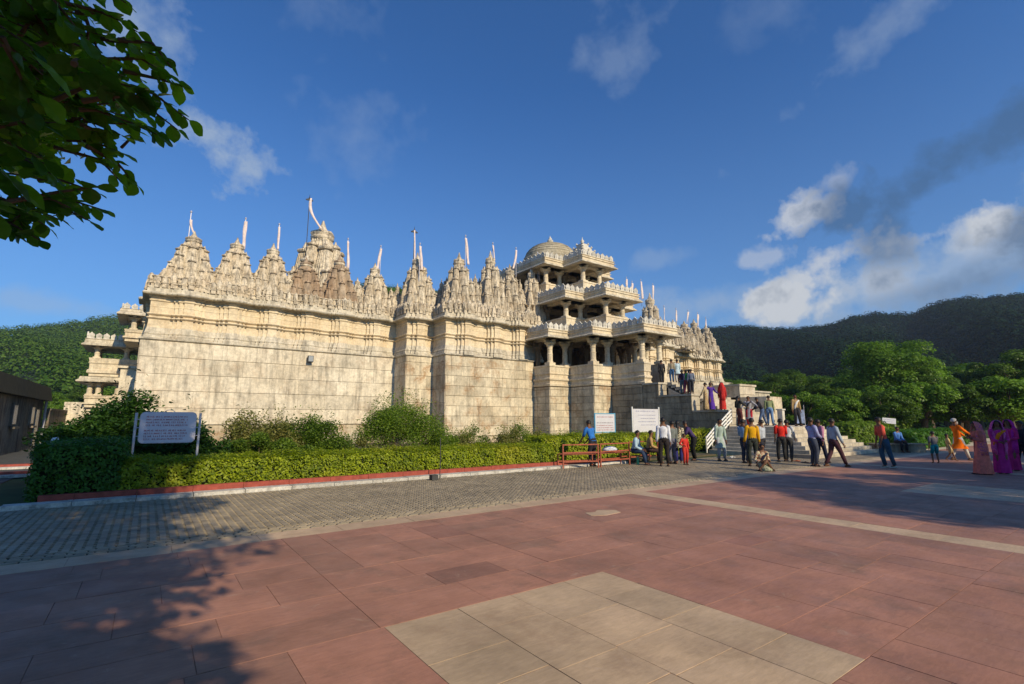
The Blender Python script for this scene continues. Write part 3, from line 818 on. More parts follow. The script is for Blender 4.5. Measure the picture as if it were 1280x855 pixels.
# bell roof (rows of small bells in a pyramid) behind the second group of spires
br = MB(); cx, cy = onY(615, 350, 38).x, 38.0
for k in range(9):
    r_ = 2.7 * (1 - k / 9.6); z = 12.2 + k * .34
    br.box((cx - r_, cy - r_, z - .34), (cx + r_, cy + r_, z))
    m = max(1, int(r_ * 2 / .42))
    for i in range(m + 1):
        t = -r_ + 2 * r_ * i / m
        for (ax, ay) in ((t, -r_), (-r_, t), (r_, t)):
            br.lathe((cx + ax * .96, cy + ay * .96, z), [(.15, 0), (.14, .12), (.08, .2), (.03, .32)], 6)
br.box((cx - 2.9, cy - 2.9, ZR - .1), (cx + 2.9, cy + 2.9, 11.87))
br.lathe((cx, cy, 12.2 + 8 * .34), [(.5, 0), (.55, .2), (.3, .45), (.12, .6), (.2, .8), (.03, 1.2)], 12)
obj('bell_roof', br, M_MERL, temple)

# ---- flags on the roof (staff, arms, cloth strip)
def flag(label, px, y0, y1, Y, px1=None, wpx=5, cloth_=True, arms=False, poletop=None, curve=0.0, ztop=None):
    a = onY(px1 if px1 is not None else px, y1, Y); b = onY(px, y0, Y)
    t = thing('temple_flag', label, 'flag', (a.x, Y, a.z), 0, 'flags on the temple roof')
    L = b - a
    m = MB(); pt = L + Vector((0, 0, .15)) if poletop is None else onY(poletop[0], poletop[1], Y) - a
    base = Vector((pt.x, .0, -3.2 if arms else -.9))
    m.tube([base, pt], .028, 6)
    if arms:
        m.box((pt.x - .28, -.05, pt.z - .12), (pt.x + .28, .05, pt.z - .04)); m.box((pt.x - .18, -.05, pt.z - .04), (pt.x + .18, .05, pt.z + .02))
        m.lathe((pt.x, 0, pt.z), [(.03, 0), (.09, .08), (.03, .16), (.01, .4)], 8)
    else: m.lathe((pt.x, 0, pt.z), [(.03, 0), (.07, .05), (.05, .1), (.01, .16)], 8)
    obj('pole', m, M_DARKM if arms else M_STEEL, t)
    if cloth_:
        w = wpx / 618 * (a - Vector((0, 0, H))).length * .30
        c = MB(); n = 18; vs = []
        for i in range(n + 1):
            s = i / n
            p = L * (1 - s) ; bend = curve * math.sin(math.pi * s)
            tw = .5 * math.sin(2.1 * s + px)
            ww = w * (.95 + .10 * math.sin(9 * s + px)); bend += w * .10 * math.sin(8 * s + px * .7)
            for (e, f_) in ((-1, -.02), (1, -.02), (1, .02), (-1, .02)):
                vs.append((p.x + bend + e * ww * math.cos(tw), e * ww * math.sin(tw) + f_ - .05, p.z))
        fs = [(i * 4 + j, i * 4 + (j + 1) % 4, i * 4 + 4 + (j + 1) % 4, i * 4 + 4 + j) for i in range(n) for j in range(4)] + [(3, 2, 1, 0), (n * 4, n * 4 + 1, n * 4 + 2, n * 4 + 3)]
        c.add(vs, fs); obj('flag_cloth', c, M_CLOTHF, t, smooth=True)
    return t
flag('short twisted flag on the tall thin pole at the leftmost spire', 239, 275, 297, 35.6, px1=246, wpx=4, arms=False, poletop=(239, 266), curve=-.12)
flag('straight upright pale pink flag right of the second spire from the left', 307, 277, 312, 35.6, px1=304, wpx=6)
flag('short flag flaring at its top over the third spire from the left', 349, 284, 312, 35.6, px1=347, wpx=4)
flag('long curling flag hanging from the tallest roof pole at the biggest left spire', 388, 248, 287, 41, px1=402, wpx=5, poletop=(387, 249), arms=True, curve=-.35)
flag('straight flag between the big left spire and the slim one beside it', 435, 302, 336, 35.6, wpx=5)
flag('leaning flag over the last spire before the narrow bastion', 476, 311, 338, 35.6, px1=471, wpx=5)
flag('thin reddish flag on a dark pole with crossbar above the narrow bastion', 518, 288, 330, 36, wpx=3, arms=True, poletop=(518, 289))
flag('thick short pale flag right of the crossbar pole above the bastion', 525, 308, 338, 33.2, px1=527, wpx=5)
flag('straight flag right of the spire at the left end of the second wing', 582, 298, 331, 32.3, px1=585, wpx=5)
flag('small flag beside the tallest finial in front of the bell roof', 616, 307, 326, 33, px1=618, wpx=4)
flag('small leaning flag between the bell roof and the dome', 645, 313, 336, 33, px1=641, wpx=4, curve=.06)
flag('tall white flag in front of the dome beside the porch', 672, 319, 352, 31.6, px1=674, wpx=4)
flag('thick pale flag right of the big spire behind the porch top', 816, 357, 384, 37.5, wpx=4)
flag('white flag left of the big spire behind the porch', 801, 352, 374, 37.5, px1=803, wpx=4)
flag('short white flag second right of the porch roof', 790, 354, 366, 37.5, wpx=4)
flag('smallest white flag just right of the upper porch terrace', 783, 349, 362, 38, wpx=4)
flag('flag over the first small spire right of the porch', 830, 385, 402, 32.5, wpx=4)
flag('thin dark flag between the first two small spires on the right', 845, 388, 402, 33, wpx=3)
flag('leaning white flag between the second and third small spires on the right', 860, 390, 404, 36, px1=858, wpx=4)
flag('straight white flag between the last two small spires on the right', 872, 393, 408, 36, wpx=4)
flag('short flag at the far right end of the temple roof', 882, 399, 410, 36, wpx=3)

# ---- the open porch : three storeys of bays stepping back
def column_mesh(h, r=.19):
    mb = MB()
    mb.box((-r * 1.35, -r * 1.35, 0), (r * 1.35, r * 1.35, h * .10))
    mb.lathe((0, 0, 0), [(r * 1.15, h * .10), (r * 1.15, h * .14), (r * .95, h * .17), (r * .95, h * .42), (r * 1.08, h * .44), (r * .9, h * .47), (r * .88, h * .62), (r * 1.05, h * .645), (r * .9, h * .67), (r * 1.0, h * .73), (r * 1.3, h * .77), (r * 1.35, h * .80)], 12)
    return mb.mesh('column', M_PORCH)
def capital_mesh(r=.19, h=2.0):
    mb = MB()
    mb.lathe((0, 0, 0), [(r * 1.2, 0), (r * 1.9, h * .06), (r * 2.1, h * .09)], 12)
    for a in range(4):
        c, s = math.cos(a * math.pi / 2), math.sin(a * math.pi / 2)
        P = [(0, -.1), (.0, .1)]
        def T(x, y, z): return (x * c - y * s, x * s + y * c, z)
        mb.add([T(.1, -.11, h * .05), T(.1, .11, h * .05), T(.3, .10, h * .09), T(.3, -.10, h * .09), T(.46, .1, h * .15), T(.46, -.1, h * .15), T(.5, .1, h * .2), T(.5, -.1, h * .2), T(0, .11, h * .2), T(0, -.11, h * .2)],
               [(0, 1, 2, 3), (3, 2, 4, 5), (5, 4, 6, 7), (7, 6, 8, 9), (0, 3, 5, 7, 9), (1, 8, 6, 4, 2)])
    return mb.mesh('capital', M_PORCH)
COLH = 1.95
CM = column_mesh(COLH); CAPM = capital_mesh(.19, COLH)
CMD = CM.copy(); CMD.materials.clear(); CMD.materials.append(M_DARKIN); CAPD = CAPM.copy(); CAPD.materials.clear(); CAPD.materials.append(M_DARKIN)  # inner columns take the stone with shade painted into its colour
def column(x, y, z, h=COLH, parent=temple, s=1.0, dk=False):
    o = ob('column', CMD if dk else CM, parent, loc=(x, y, z)); o.scale = (s, s, h / COLH)
    c = ob('capital', CAPD if dk else CAPM, o, loc=(0, 0, COLH * .80))
    return o
ml = MB()   # cusped merlon
pr = [(-.13, 0), (.13, 0), (.13, .05), (.115, .1), (.14, .17), (.13, .23), (.09, .28), (.05, .30), (0, .37), (-.05, .30), (-.09, .28), (-.13, .23), (-.14, .17), (-.115, .1), (-.13, .05)]
n = len(pr)
ml.add([(x, -.035, z) for x, z in pr] + [(x, .035, z) for x, z in pr], [tuple(range(n)), tuple(range(2 * n - 1, n - 1, -1))] + [((i + 1) % n, i, n + i, n + (i + 1) % n) for i in range(n)])
ml.lathe((0, 0, .15), [(.06, -.03), (.06, .03)], 6)
MLM = ml.mesh('merlon', M_MERL)
nmer = [0]
def merlons(path, z, step=.33, sc=1.0, parent=temple):
    P = [Vector((p[0], p[1])) for p in path]
    for i in range(len(P) - 1):
        L = (P[i + 1] - P[i]).length
        if L < .15: continue
        d = (P[i + 1] - P[i]) / L; m = max(1, int(round(L / step)))
        for k in range(m):
            q = P[i] + d * (L * (k + .5) / m)
            o = ob('merlon', MLM, parent, loc=(q.x, q.y, z)); o.rotation_euler = (rad(random.uniform(-4, 4)), 0, math.atan2(d.y, d.x))
            o.scale = (L / m / .31, 1.3, sc * 1.5 * random.uniform(.92, 1.06)); nmer[0] += 1
def offpath(path, o):
    P = [Vector((p[0], p[1])) for p in path]; out = []
    for i in range(len(P)):
        a = (P[i] - P[i - 1]).normalized() if i else (P[1] - P[0]).normalized()
        b = (P[i + 1] - P[i]).normalized() if i < len(P) - 1 else a
        n1 = Vector((a.y, -a.x)); n2 = Vector((b.y, -b.x)); mm = (n1 + n2) / (1 + n1.dot(n2))
        q = P[i] + mm * o; out.append((q.x, q.y))
    return out
def bench(path, z0, z1, name='parapet_wall', mat=None, solid_to=None):
    """moulded, outward flaring parapet"""
    h = z1 - z0
    mb = MB(); mb.sweep(path, [(0, z0), (.08, z0 + .02), (.10, z0 + h * .10), (.0, z0 + h * .15), (.02, z0 + h * .24), (.12, z0 + h * .30), (.12, z0 + h * .36), (-.03, z0 + h * .42), (-.02, z0 + h * .54), (.05, z0 + h * .58), (.05, z0 + h * .62), (.0, z0 + h * .64), (.04, z0 + h * .90), (.09, z0 + h * .92), (.09, z1), (-.38, z1), (-.38, z0)], endcap=True)
    obj(name, mb, mat or M_PORCH, temple)
def eave(path, z, crenel_h=.95, out=.75):
    e = MB(); e.sweep(path, [(-.4, z + .10), (.15, z - .02), (out + .12, z - .10), (out + .12, z - .04), (out - .02, z + .08), (.3, z + .2)])
    obj('eave', e, M_GREY, temple)
    c = MB(); q = z + .06
    c.sweep(path, [(out - .04, q), (out - .02, q + .06), (out - .12, q + .10), (out - .10, q + .24), (out - .03, q + .27), (out - .03, q + .31), (out - .13, q + .34), (out - .11, q + .43), (out - .06, q + .45), (out - .06, q + .5), (out - .34, q + .5), (out - .4, q + .1)], endcap=True)
    obj('crenellated_balcony', c, M_PORCH, temple)
    merlons(offpath(path, out - .16), q + .49, .52, crenel_h)
def storey_floor(poly, z, t=.28, mat=None, nm='floor_slab'):
    mb = MB(); mb.poly(poly, z - t, z); obj(nm, mb, mat or M_DARKIN, temple)

core = MB(); core.poly([(p[0] + (.04 if p[0] < 28.9 else -.04), p[1] + .04) for p in BAY] + [(34.0, 34), (23.7, 34)], -.1, ZP); obj('porch_base', core, M_OLD, temple)
# storey 0
B0 = BAY
front_gap = [(27.6, 22.3), (28.25, 22.3)]
bench(B0[:6] + [(28.3, 22.3)], ZP, 5.62); bench(B0[6:], ZP, 5.62)
storey_floor([(p[0], p[1] + .02) for p in B0] + [(34.0, 33.8), (23.8, 33.8)], ZP + .06)
Z1 = 7.62
cols0 = [(23.85, 27.95), (25.35, 27.95), (25.85, 25.45), (27.35, 25.45), (27.9, 22.65), (29.8, 22.65), (30.4, 25.45), (31.8, 25.45), (32.4, 27.95), (33.8, 27.95),
         (23.85, 29.4), (25.85, 27.95), (27.9, 25.45), (29.8, 25.45), (31.8, 27.95), (27.9, 28.2), (29.8, 28.2), (25.85, 31), (27.9, 31), (29.8, 31), (31.8, 31)]
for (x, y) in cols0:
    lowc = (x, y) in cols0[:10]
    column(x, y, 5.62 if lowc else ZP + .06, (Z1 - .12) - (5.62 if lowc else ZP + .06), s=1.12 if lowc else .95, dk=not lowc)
def beams(cs, z, w=.2, h=.22):
    mb = MB()
    for a in cs:
        for b in cs:
            if a < b and ((abs(a[0] - b[0]) < .1 and 0 < abs(a[1] - b[1]) < 3.4) or (abs(a[1] - b[1]) < .1 and 0 < abs(a[0] - b[0]) < 4.5)):
                mb.box((min(a[0], b[0]) - w, min(a[1], b[1]) - w, z), (max(a[0], b[0]) + w, max(a[1], b[1]) + w, z + h + random.uniform(0, .01)))
    obj('lintel_beam', mb, M_PORCH, temple)
beams(cols0, Z1 - .14)
eave(B0, Z1 + .02, .95)
storey_floor(offpath(B0, .25) + [(34.3, 33.8), (23.7, 33.8)], Z1 + .34, .25, M_PORCH)
# storey 1
Z1F = 8.0
B1 = [(24.0, 33), (24.0, 30.6), (25.6, 30.6), (25.6, 28.0), (27.6, 28.0), (27.6, 25.7), (30.1, 25.7), (30.1, 28.0), (32.1, 28.0), (32.1, 30.6), (34, 30.6), (34, 33)]
bench(B1, Z1F, 9.55)
Z2 = 10.9
cols1 = [(25.85, 28.3), (27.4, 28.3), (27.9, 26.0), (29.8, 26.0), (30.4, 28.3), (31.8, 28.3), (25.85, 30.5), (27.9, 28.3), (29.8, 28.3), (27.9, 30.5), (29.8, 30.5), (24.3, 30.9), (31.8, 30.5)]
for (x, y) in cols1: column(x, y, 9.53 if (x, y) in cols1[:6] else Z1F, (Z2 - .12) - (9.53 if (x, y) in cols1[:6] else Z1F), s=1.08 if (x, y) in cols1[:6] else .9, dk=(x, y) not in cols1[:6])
beams(cols1, Z2 - .14)
B1e = B1[1:-1]
B1e = [(24.9, 33.5), (24.9, 30.6)] + B1[2:-2] + [(35.1, 30.6), (35.1, 33.5)]
B1e = [(25.6, 34)] + B1[3:9] + [(32.1, 34)]
eave(B1e, Z2 + .02, .95)
storey_floor(offpath(B1e, .25), Z2 + .34, .25, M_PORCH)
# storey 2
Z2F = Z2 + .38
B2 = [(25.6, 34), (25.6, 30.4), (27.6, 30.4), (27.6, 28.1), (30.1, 28.1), (30.1, 30.4), (32.1, 30.4), (32.1, 34)]
bench(B2, Z2F, 12.8)
Z3 = 14.22
cols2 = [(25.85, 30.7), (27.35, 30.7), (27.9, 28.4), (29.8, 28.4), (30.4, 30.7), (31.8, 30.7), (25.85, 33), (27.9, 30.7), (29.8, 30.7), (27.9, 33), (29.8, 33), (31.8, 33)]
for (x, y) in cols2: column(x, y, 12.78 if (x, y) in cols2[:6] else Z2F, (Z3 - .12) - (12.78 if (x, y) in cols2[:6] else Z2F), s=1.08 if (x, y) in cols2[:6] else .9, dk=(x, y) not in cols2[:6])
beams(cols2, Z3 - .14)
B2e = [(25.6, 38), (25.6, 30.4), (27.6, 30.4), (27.6, 28.1), (30.1, 28.1), (30.1, 30.4), (32.1, 30.4), (32.1, 38)]
eave(B2e, Z3 + .02, .9, .7)
storey_floor(offpath(B2e, .25), Z3 + .34, .25, M_PORCH)
# back walls of the storeys
bw = MB(); bw.box((23.9, 32.2, ZP), (33.9, 34, Z1 + .02)); bw.box((25.2, 33.2, Z1), (32.6, 34.5, Z2)); bw.box((25.7, 35.5, Z2), (32.0, 36.2, Z3)); obj('inner_wall', bw, M_DARKIN, temple)
# pyramidal pavilion roof and the big dome
pr_ = MB()
px0, py0 = 28.85, 29.35
ap_z = onY(731, 307, py0).z; zb0 = Z3 + .3; st = (ap_z - zb0) / 6
for k in range(6):
    r_ = 1.35 * (1 - k / 6.8); pr_.box((px0 - r_, py0 - r_, zb0 + k * st), (px0 + r_, py0 + r_, zb0 + (k + 1) * st))
    m_n = max(2, int(r_ / .2))
    for i in range(m_n):
        t = -r_ + 2 * r_ * i / (m_n - 1)
        for (ax, ay) in ((px0 + t * .95, py0 - r_ * .97), (px0 - r_ * .97, py0 + t * .95)):
            pr_.lathe((ax, ay, zb0 + (k + 1) * st - .02), [(.1, 0), (.08, .08), (.02, .17)], 6)
pavil = obj('pavilion_roof', pr_, M_MERL, temple)
f2 = MB(); f2.lathe((px0, py0, ap_z - .05), [(.22, 0), (.26, .1), (.14, .18), (.08, .22), (.18, .32), (.14, .42), (.04, .56), (.02, .75)], 12); obj('finial', f2, M_MERL, pavil, smooth=True)
DY = 33.4
dc = onY(688, 325, DY); DB = dc.z - .1; DTOP = onY(688, 306, DY).z - DB
dm = MB()
DR = 2.35
DH = DTOP - .12
dm.lathe((dc.x, DY, DB), [(DR * 1.1, -1.6), (DR * 1.1, -.1), (DR * 1.06, 0), (DR * 1.06, .12)] + [(DR * math.cos(a), .12 + DH * math.sin(a)) for a in [i * math.pi / 2 / 14 for i in range(14)]] + [(.15, .12 + DH)], 40)
dome = obj('dome', dm, M_DOME, temple, smooth=False)
rr_ = MB()
for k in range(7):
    a = (k + 1) * math.pi / 2 / 9; rr_.lathe((dc.x, DY, DB + .12 + DH * math.sin(a)), [(DR * math.cos(a) - .02, -.02), (DR * math.cos(a) + .035, 0), (DR * math.cos(a) + .03, .03), (DR * math.cos(a) - .06, .05)], 40)
obj('dome_band', rr_, M_DOME, dome)
f3 = MB(); f3.lathe((dc.x, DY, DB + DTOP - .05), [(.45, 0), (.4, .1), (.18, .18), (.16, .26), (.28, .34), (.26, .46), (.12, .55), (.16, .62), (.04, .78), (.02, .9)], 14); obj('finial', f3, M_MERL, dome, smooth=True)

# ---- side porch far behind the left corner
def sp(px, py, Y): return onY(px, py, Y)
def side_level(pxa, pxb, Y, ypar0, ypar1, ycol, yeave, ycren, cols, depth=5, mer=True):
    a = sp(pxa, ypar1, Y); b = sp(pxb, ypar1, Y)
    z0 = sp((pxa + pxb) / 2, ypar0, Y).z; z1 = a.z; zc = sp(pxa, ycol, Y).z; ze = sp(pxa, yeave, Y).z; zt = sp(pxa, ycren, Y).z
    path = [(a.x, Y + depth), (a.x, Y), (b.x + 2, Y)]
    m = MB(); h = z1 - z0
    m.sweep(path, [(0, z0), (.12, z0 + .05), (.12, z0 + h * .2), (.0, z0 + h * .3), (.0, z0 + h * .6), (.08, z0 + h * .7), (.02, z0 + h * .75), (.08, z1), (-.4, z1), (-.4, z0)], endcap=True)
    obj('parapet_wall', m, M_PORCH, temple)
    fl_ = MB(); fl_.box((a.x + .02, Y + .02, z0 - .2), (b.x + 2, Y + depth, z0 + .1)); obj('floor_slab', fl_, M_PORCH, temple)
    for c in cols:
        q = sp(c, ypar1, Y + .3)
        for dy in (.3, 2.6): column(q.x, Y + dy, z1, zc - z1, s=.95)
    e = MB(); e.sweep(path, [(-.4, ze + .2), (.1, zc + .02), (.6, zc - .01), (.6, zc + .08), (.3, ze + .12)]); e.box((a.x, Y, zc - .02), (b.x + 2, Y + depth, zc + .22)); obj('eave', e, M_GREY, temple)
    c = MB(); c.sweep(path, [(.45, ze), (.40, ze + (zt - ze) * .4), (.45, ze + (zt - ze) * .45), (.3, zt - .3), (0, zt - .3)], endcap=True); obj('crenellated_balcony', c, M_GREY, temple)
    if mer: merlons(offpath([path[0], path[1], (b.x, Y)], .3), zt - .32, .45, .9)
side_level(106, 152, 50, 506, 494, 477, 474, 466, (111, 122, 146), mer=False)
side_level(113, 180, 50.3, 468, 447, 432, 429, 418, (121, 158, 176))
side_level(157, 190, 46, 424, 411, 394, 390, 382, (167, 186))
bx = MB(); p = onY(151, 460, 41)
bx.box((-5.2, 50.3, -.1), (2, 56, onY(130, 503, 50).z)); bx.box((p.x, 41, -.1), (-.6, 50, p.z)); bx.box((p.x - .15, 40.85, p.z), (-.5, 50, p.z + .15)); bx.box((-.45, 38.5, 0), (1, 60, ZR - .3))
obj('corner_buttress', bx, M_LOW, temple)
p = onY(178, 447, 38.6)

# floodlight on the long wall
fx = onY(387, 449, 33.42)
t = thing('floodlight', 'small square dark floodlight fixed high on the long left wall', 'floodlight', (fx.x, 33.40, fx.z))
m = MB(); m.box((-.17, -.3, -.2), (.17, -.1, .2)); obj('lamp_housing', m, M_DARKM, t)
m = MB(); m.box((-.14, -.32, -.17), (.14, -.302, .17)); obj('lamp_glass', m, M_GLASS, t)
m = MB(); m.box((-.04, -.12, -.04), (.04, .06, .04)); m.box((-.2, -.16, -.22), (.2, -.12, -.2)); obj('bracket', m, M_DARKM, t)

# ================================================================== STAIRS
stair = thing('entrance_staircase', 'stone entrance staircase with stepped side walls rising from the plaza to the porch', 'staircase', (0, 0, 0))
SB = [0]
def solid(a, b, mat, name, parent=stair): 
    m = MB(); m.box(a, b); return obj(name, m, mat, parent)
# lower three-sided pyramid of steps
LX0, LX1, LY0, LZ = 22.47, 29.75, 9.6, 1.28
NS = 8; tr = .27; rs = LZ / NS
for k in range(NS):
    x0 = LX0 + k * tr; y0 = LY0 + k * tr; x1 = LX1 - k * .19
    # each step is laid in pieces: left side run and front run
    yb = 14.4
    z0, z1 = k * rs, (k + 1) * rs
    y = y0
    while y < yb - .01:
        w = random.uniform(.9, 1.6); y1 = min(yb, y + w)
        m = MB(); slab_box(m, x0, y, x0 + tr + .12, y1, z1, .008, .012, thick=rs + .03, tilt=.004); obj('step_stone', m, M_STEP, stair); y = y1
    x = x0 + tr + .125
    while x < x1 - .01:
        w = random.uniform(.6, 1.1); xx = min(x1, x + w)
        if x1 - xx < .25: xx = x1
        m = MB(); slab_box(m, x, y0, xx, y0 + tr + .12, z1, .008, .012, thick=rs + .03, tilt=.004); obj('step_stone', m, M_STEP, stair); x = xx
    m = MB(); m.box((x0 + .2, y0 + .2, z0 - .02), (x1 - .004, yb, z1 - .012)); obj('step_core', m, M_STEP, stair)
solid((24.6, 11.8, 0), (28.4, 14.39, LZ + .002), M_STEP, 'landing'); solid((28.4, 13.5, 0), (33.0, 14.39, LZ + .003), M_STEP, 'landing'); solid((28.2, 14.4, 0), (32.0, 17.4, LZ + .001), M_STEP, 'landing')
# upper flight
NU = 17; zu = (ZP + .06 - LZ) / NU; tu = .32; Y0 = 15.4
for k in range(NU):
    y0 = Y0 + k * tu
    x = 28.2
    while x < 31.98:
        xx = min(32.0, x + random.uniform(1.0, 1.5))
        if 32 - xx < .4: xx = 32.0
        m = MB(); slab_box(m, x, y0, xx, y0 + tu + .1, LZ + (k + 1) * zu, .008, .012, thick=zu + .06, tilt=.004); obj('step_stone', m, M_STEP, stair); x = xx
solid((28.2, 20.84, LZ), (32.0, 22.5, ZP + .055), M_STEP, 'landing')
fill = MB(); fill.add([(28.2, Y0, LZ - .05), (32, Y0, LZ - .05), (32, 21.2, ZP - .15), (28.2, 21.2, ZP - .15), (28.2, 21.2, 0), (32, 21.2, 0)], [(0, 1, 2, 3), (0, 3, 4), (1, 5, 2), (3, 2, 5, 4), (0, 4, 5, 1)]); obj('flight_core', fill, M_STEP, stair)
# stepped side walls
for (xa, xb, ya, yb, zt) in ((27.3, 28.2, 20.95, 22.3, 4.08), (27.3, 28.2, 18.5, 20.95, 4.08), (27.3, 28.2, 18.5 - .0, 18.51, 3.2)):
    pass
tiersL = [(20.95, 22.25, 4.08), (18.5, 20.95, 3.22), (16.1, 18.5, 2.19)]
for i, (ya, yb, zt) in enumerate(tiersL):
    solid((27.36, ya + .04, -.05), (28.19, yb, zt - .12), M_STAIRW, 'side_wall')
    wall_blocks((27.36, yb), (27.36, ya), .02, zt - .13, .38, (.5, 1.0), M_STAIRW, stair, True, 'stone_block', counter=SB)
    zlow = LZ if i == 2 else tiersL[i + 1][2]
    wall_blocks((27.34, ya + .04), (28.2, ya + .04), zlow - .1 if i != 2 else .9, zt - .13, .42, (.45, .9), M_STEP, stair, True, 'stone_block', counter=SB)
    solid((27.24, ya - .06, zt - .12), (28.28, yb - .08 if i else yb, zt), M_STEP, 'coping')
# top tier also runs under the porch corner at the left
wall_blocks((27.36, 25.1), (27.36, 22.3), .02, 4.0, .42, (.6, 1.1), M_STAIRW, stair, True, 'stone_block', counter=SB)
# right side wall
solid((32.02, 16.2, -.05), (34.0, 22.2, 3.1), M_OLD, 'side_wall')
wall_blocks((32.02, 18.0), (34.0, 18.0), 1.2, 3.85, .42, (.5, .9), M_STEP, stair, True, 'stone_block', counter=SB)
solid((32.02, 18.04, -.05), (34.0, 22.2, 3.86), M_OLD, 'side_wall'); solid((31.95, 17.9, 3.87), (34.1, 22.2, 4.0), M_STEP, 'coping')
solid((34.0, 20.5, -.05), (41, 29.5, 3.75), M_OLD, 'terrace_wall'); wall_blocks((34, 20.5), (41, 20.5), .1, 3.75, .45, (.6, 1.0), M_GREY, stair, True, 'stone_block', counter=SB)
solid((33.9, 20.35, 3.76), (41.1, 29.5, 3.88), M_STEP, 'coping')
for (xa, ya, zt) in ((28.2, 15.3, 2.25), (31.6, 15.1, 2.2)):
    m = MB(); m.box((xa, ya, LZ), (xa + .3, ya + .3, zt)); m.box((xa - .05, ya - .05, zt), (xa + .35, ya + .35, zt + .08)); obj('newel_post', m, M_MERL, stair)

# white railing at the left foot of the stairs
for k, (pa, pb, z0, z1) in enumerate((((907, 572), (893, 575), 0, 0), ((912, 560), (905, 565), 0, 0))): pass
def railing(label, A, B):
    t = thing('white_railing', label, 'railing', A, 0, 'white railings at the stair foot')
    d = Vector(B) - Vector(A)
    for i, s in enumerate((0, .5, 1)):
        m = MB(); p = d * s; m.tube([p, p + Vector((0, 0, .8))], .04, 8); obj('post', m, M_MERL, t)
    for h in (.18, .36, .54, .72):
        m = MB(); m.tube([Vector((0, 0, h)), d + Vector((0, 0, h))], .04, 8); obj('rail', m, M_WHITE, t)
railing('lower white slanted railing behind the man in the pale green kurta', (22.45, 14.5, 0), (23.45, 14.52, .62))
railing('upper white slanted railing against the stained stair wall', (23.85, 14.52, .8), (24.9, 14.52, 1.4))

# ================================================================== SHED AND WALL AT THE FAR LEFT
shed = thing('shed', 'low dirty grey concrete shed with small windows and a dark mossy roof', 'shed', (-5.3, 36, 0))
def SL(v): return Vector(v) - Vector((-5.3, 36, 0))
m = MB(); m.box(SL((-14, 24, -.05)), SL((-5.3, 42.0, 2.75))); obj('wall', m, M_SHED, shed)
m = MB(); m.add([SL(v) for v in [(-14, 23.6, 2.75), (-4.95, 23.6, 2.75), (-4.95, 42.3, 2.75), (-14, 42.3, 2.75), (-14, 23.6, 4.6), (-5.1, 23.6, 3.6), (-5.1, 42.3, 3.6), (-14, 42.3, 4.6)]],
      [(0, 3, 2, 1), (4, 5, 6, 7), (0, 1, 5, 4), (1, 2, 6, 5), (2, 3, 7, 6), (3, 0, 4, 7)]); obj('roof', m, M_ROOFT, shed)
for y in (28.5, 33.2, 37.8):
    m = MB(); m.box(SL((-5.32, y, 1.3)), SL((-5.22, y + 1.0, 2.4))); f_ = obj('window', m, M_SHED, shed)
    m = MB(); m.box(SL((-5.215, y + .1, 1.4)), SL((-5.2, y + .9, 2.3))); obj('pane', m, M_GLASS, f_)
    m = MB(); m.box(SL((-5.22, y - .05, 1.18)), SL((-5.05, y + 1.05, 1.28))); obj('sill', m, M_SHED, f_)
m = MB(); m.box(SL((-5.3, 39.6, .05)), SL((-5.24, 40.6, 2.2))); obj('door', m, M_GLASS, shed)
m = MB(); m.tube([SL((-5.15, 41.7, 0)), SL((-5.15, 41.7, 3.4))], .07, 8); obj('drainpipe', m, M_STEEL, shed)
w = thing('boundary_wall', 'old plastered boundary wall continuing behind the corner of the grey shed', 'wall', (-5.3, 42.4, 0))
m = MB(); m.box((0, 0, -.05), (.3, 14, 2.2)); obj('wall', m, M_SHED, w)
m = MB(); m.box((-.05, 0, 2.2), (.35, 14, 2.32)); obj('coping', m, M_SHED, w)
m = MB(); m.sweep([(0, 0), (6.6, 0)], [(.25, -.05), (.25, .9), (-.1, .95), (-.1, -.05)], endcap=True)
o = obj('rubble_wall', m, M_LOW); o.location = (-4.7, 47, 0); tag(o, 'low pale rubble wall glimpsed between the dark shrub and the boundary wall', 'wall')

# ================================================================== SIGNS
def scribble(mb, x0, x1, z, h, y=-.012, seed=0):
    """one printed line: word groups of letter strokes"""
    rr = random.Random(seed); x = x0
    while x < x1:
        nl = rr.randint(2, 8)
        for i in range(nl):
            w = h * rr.uniform(.5, .75)
            if x + w > x1: return
            k = rr.randint(0, 4); t = h * .17
            if k in (0, 1, 4): mb.box((x, y - .002, z), (x + t, y, z + h * (1 if k else .7)))
            if k in (0, 2, 3): mb.box((x + w - t, y - .002, z), (x + w, y, z + h * .7))
            if k in (1, 2, 4): mb.box((x + t, y - .0025, z), (x + w - t, y, z + t))
            if k in (0, 3, 2): mb.box((x + t, y - .0025, z + h * .7 - t), (x + w - t, y, z + h * .7))
            if k == 3: mb.box((x, y - .002, z), (x + t, y, z + h * .7))
            x += w + h * .16
        x += h * .5
def rrect(w, h, r, n=6):
    P = []
    for (cx, cz, a0) in ((w / 2 - r, h / 2 - r, 0), (-w / 2 + r, h / 2 - r, 90), (-w / 2 + r, -h / 2 + r, 180), (w / 2 - r, -h / 2 + r, 270)):
        for i in range(n + 1):
            a = rad(a0 + 90 * i / n); P.append((cx + r * math.cos(a), cz + r * math.sin(a)))
    return P
def board(mb, w, h, r, zc, t=.03, xc=0):
    P = rrect(w, h, r); n = len(P)
    mb.add([(xc + x, -t / 2, zc + z) for x, z in P] + [(xc + x, t / 2, zc + z) for x, z in P], [tuple(range(n)), tuple(range(2 * n - 1, n - 1, -1))] + [((i + 1) % n, i, n + i, n + (i + 1) % n) for i in range(n)])
